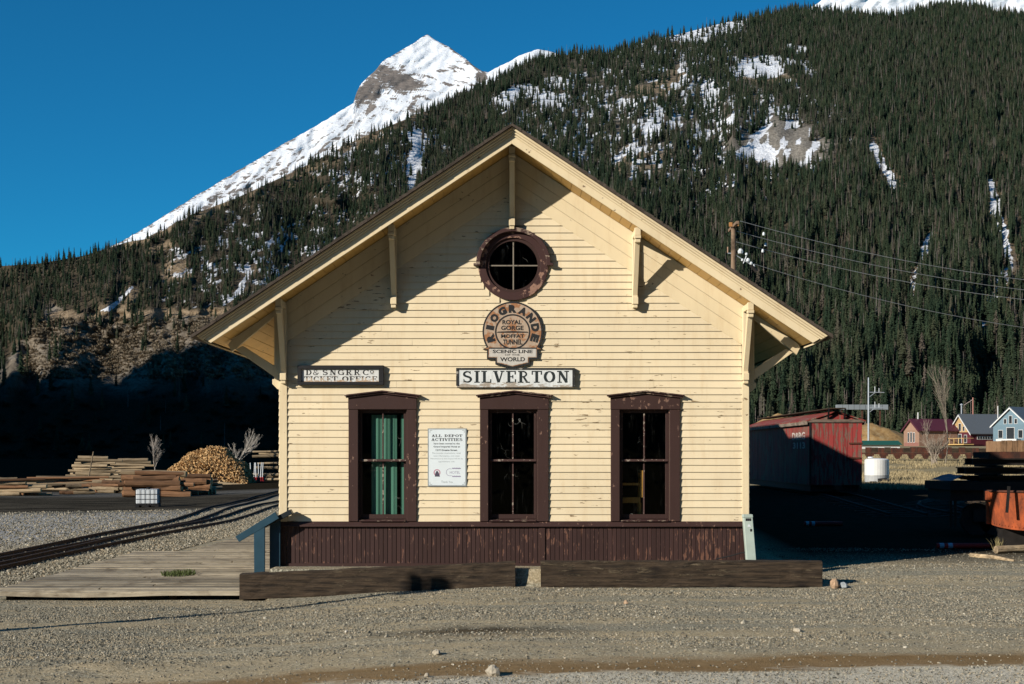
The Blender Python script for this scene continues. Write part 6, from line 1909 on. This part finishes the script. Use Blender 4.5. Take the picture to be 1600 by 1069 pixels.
# tailings mounds and the grey conveyor housing
OCH = NT('ochre_tailings'); nz = OCH.noise(OCH.pos((1,1,0.3)), 0.6, 6, 0.7)
OCHM = OCH.done(OCH.ramp(nz, [(0.3, (0.16,0.095,0.04)), (0.5, (0.34,0.21,0.085)), (0.75, (0.42,0.33,0.2))]), 0.95)
mound('tailings_mound', 'ochre tailings mound behind the red boxcar roof', 1216, 668, 420, 7.5, 9, 4.6, OCHM, 3, hz=at(1215, 672, 420).z, cat='mound', ex=0.45)
mound('tailings_mound', 'ochre tailings bank behind the tall metal pole', 1352, 690, 440, 14, 9, 6.0, OCHM, 7, hz=at(1362, 693, 440).z, cat='mound', ex=0.5)
def conveyor():
    d = 445; a, b = at(1308, 640, d), at(1388, 640, d); s = FPX/d
    root = thing('conveyor_housing', (a.x, a.y, a.z-6), 'long grey metal conveyor housing on trestles above the ochre bank', 'conveyor')
    n = 9
    for i in range(n):
        x0 = a.x+(b.x-a.x)*i/n; x1 = a.x+(b.x-a.x)*(i+1)/n
        MB().box(x0+0.05, x1-0.05, a.y, a.y+2.5, a.z, a.z+1.5).build('panel', m_plain('grey_sheet', (0.22,0.25,0.27), 0.6) if 'grey_sheet' not in bpy.data.materials else bpy.data.materials['grey_sheet'], root)
    for t in (0.1, 0.5, 0.85):
        x = a.x+(b.x-a.x)*t
        MB().box(x-0.2, x+0.2, a.y+0.5, a.y+0.9, a.z-9, a.z).build('trestle', RUST_DARK, root)
conveyor()
# wooden utility poles with wires, metal pole
def util_pole(label, x, y, top, hidden=False):
    z = gz(x, y)
    root = thing('utility_pole', (x, y, z), label, 'utility pole')
    MB().tube((x, y, z-0.3), (x, y, top), 0.14, 0.10, 12).build('pole', POLEWOOD, root)
    MB().box(x-0.06, x+0.06, y-1.15, y+1.15, top-0.20, top-0.08).build('crossarm', POLEWOOD, root)
    MB().box(x-0.20, x-0.07, y-0.16, y-0.06, top-0.16, top+0.02).build('arm_block', m_plain('rusty_block%d' % int(x), (0.42,0.2,0.07), 0.8), root)
    MB().box(x+0.07, x+0.20, y-0.16, y-0.06, top-0.14, top+0.04).build('arm_block', m_plain('rusty_blk%d' % int(x), (0.42,0.2,0.07), 0.8), root)
    if not hidden:
        MB().tube((x-0.24, y, top-1.00), (x-0.24, y, top-1.25), 0.03).build('fuse_holder', m_plain('fuse_tan', (0.4,0.26,0.18)), root)
        MB().tube((x-0.24, y, top-1.27), (x-0.06, y, top-1.28), 0.025).build('fuse_arm', GALV, root)
        for k, (a, b, c) in enumerate(((0.30, -1.28, 0.10), (0.55, -1.35, 0.05), (0.62, -1.62, 0.07), (0.75, -1.75, 0.06), (0.38, -1.6, 0.05), (0.86, -1.85, 0.05))):
            MB().lathe([(c, 0), (c*1.2, c), (c*0.6, c*2)], (x+a, y, top+b), 8).build('insulator', WHITEP, root)
        MB().tube((x+0.1, y, top-1.35), (x+0.9, y, top-1.85), 0.02, n=6).build('bracket_arm', GALV, root)
        MB().tube((x+0.42, y, top-1.70), (x+0.55, y, top-1.38), 0.022, n=6).build('fuse_tube', WHITEP, root)
        MB().tube((x+0.75, y, top-1.78), (x+0.98, y, top-2.05), 0.08, n=8).build('lightning_arrester', STEEL_DARK, root)
    return root
pd_ = 62.0; pt = at(1146, 349, pd_)
util_pole('wooden utility pole rising behind the right roof slope of the depot', pt.x, pt.y, pt.z)
far = at(2150, 440, 74)
util_pole('wooden utility pole outside the photo at right, carrying the far wire ends', far.x, far.y, far.z, True)
WIRE = m_plain('aluminium_wire', (0.50,0.50,0.48), 0.4, 0.4)
def wire(label, a, b, sag, r=0.013):
    n = 40; pts = []
    for i in range(n+1):
        t = i/n; p = a.lerp(b, t); p.z -= sag*4*t*(1-t); pts.append(p)
    cu = MB(); cu.path(pts, r, 5)
    o = cu.build('overhead_wire', WIRE); return tag(o, label, 'wire', 'overhead wires')
a0 = Vector((pt.x, pt.y, pt.z))
for (dy, dz, lab, ez) in ((-0.9, -0.05, 'topmost of the four thin wires running right from the utility pole', 0.0), (0.1, -0.32, 'second thin wire from the top running right from the utility pole', -0.35), (0.95, -0.62, 'third thin wire from the top running right from the utility pole', -0.7)):
    wire(lab, a0+Vector((0.15, dy, dz)), far+Vector((-0.2, dy, ez)), 1.55)
wire('lowest of the four thin wires running right from the utility pole', a0+Vector((0.85, 0, -1.72)), far+Vector((0, 0, -2.4)), 1.7)
for k, (ax, az) in enumerate(((1.30, -0.50), (1.38, -0.95), (1.26, -1.22))):
    tag(MB().lathe([(0.05, 0), (0.06, 0.06), (0.03, 0.14)], (a0.x+ax, a0.y+0.1, a0.z+az), 8).build('wire_clamp', WHITEP), ('upper', 'middle', 'lower')[k] + ' pale clamp hanging on the wires right of the utility pole', 'clamp')
def metal_pole():
    d = 250; p = at(1357, 696, d); s = FPX/d
    Z = lambda q: EYE+(HOR-q)/s
    root = thing('transmission_pole', (p.x, p.y, p.z), 'tall grey metal transmission pole with side arms behind the boxcar', 'pole')
    MB().tube((p.x, p.y, p.z-1), (p.x, p.y, Z(590)), 0.19, 0.11, 10).build('pole', GALV, root)
    for q in (613, 637):
        MB().tube((p.x, p.y, Z(q)), (p.x+2.7, p.y, Z(q)-0.05), 0.07).build('arm', GALV, root)
        MB().tube((p.x, p.y, Z(q)-0.9), (p.x+1.1, p.y, Z(q)-0.1), 0.05).build('brace', GALV, root)
        MB().tube((p.x+1.1, p.y, Z(q)), (p.x+1.1, p.y, Z(q)+1.0), 0.05).build('insulator', WHITEP, root)
        MB().tube((p.x+1.8, p.y, Z(q)), (p.x+1.8, p.y, Z(q)+0.7), 0.05).build('insulator', WHITEP, root)
metal_pole()
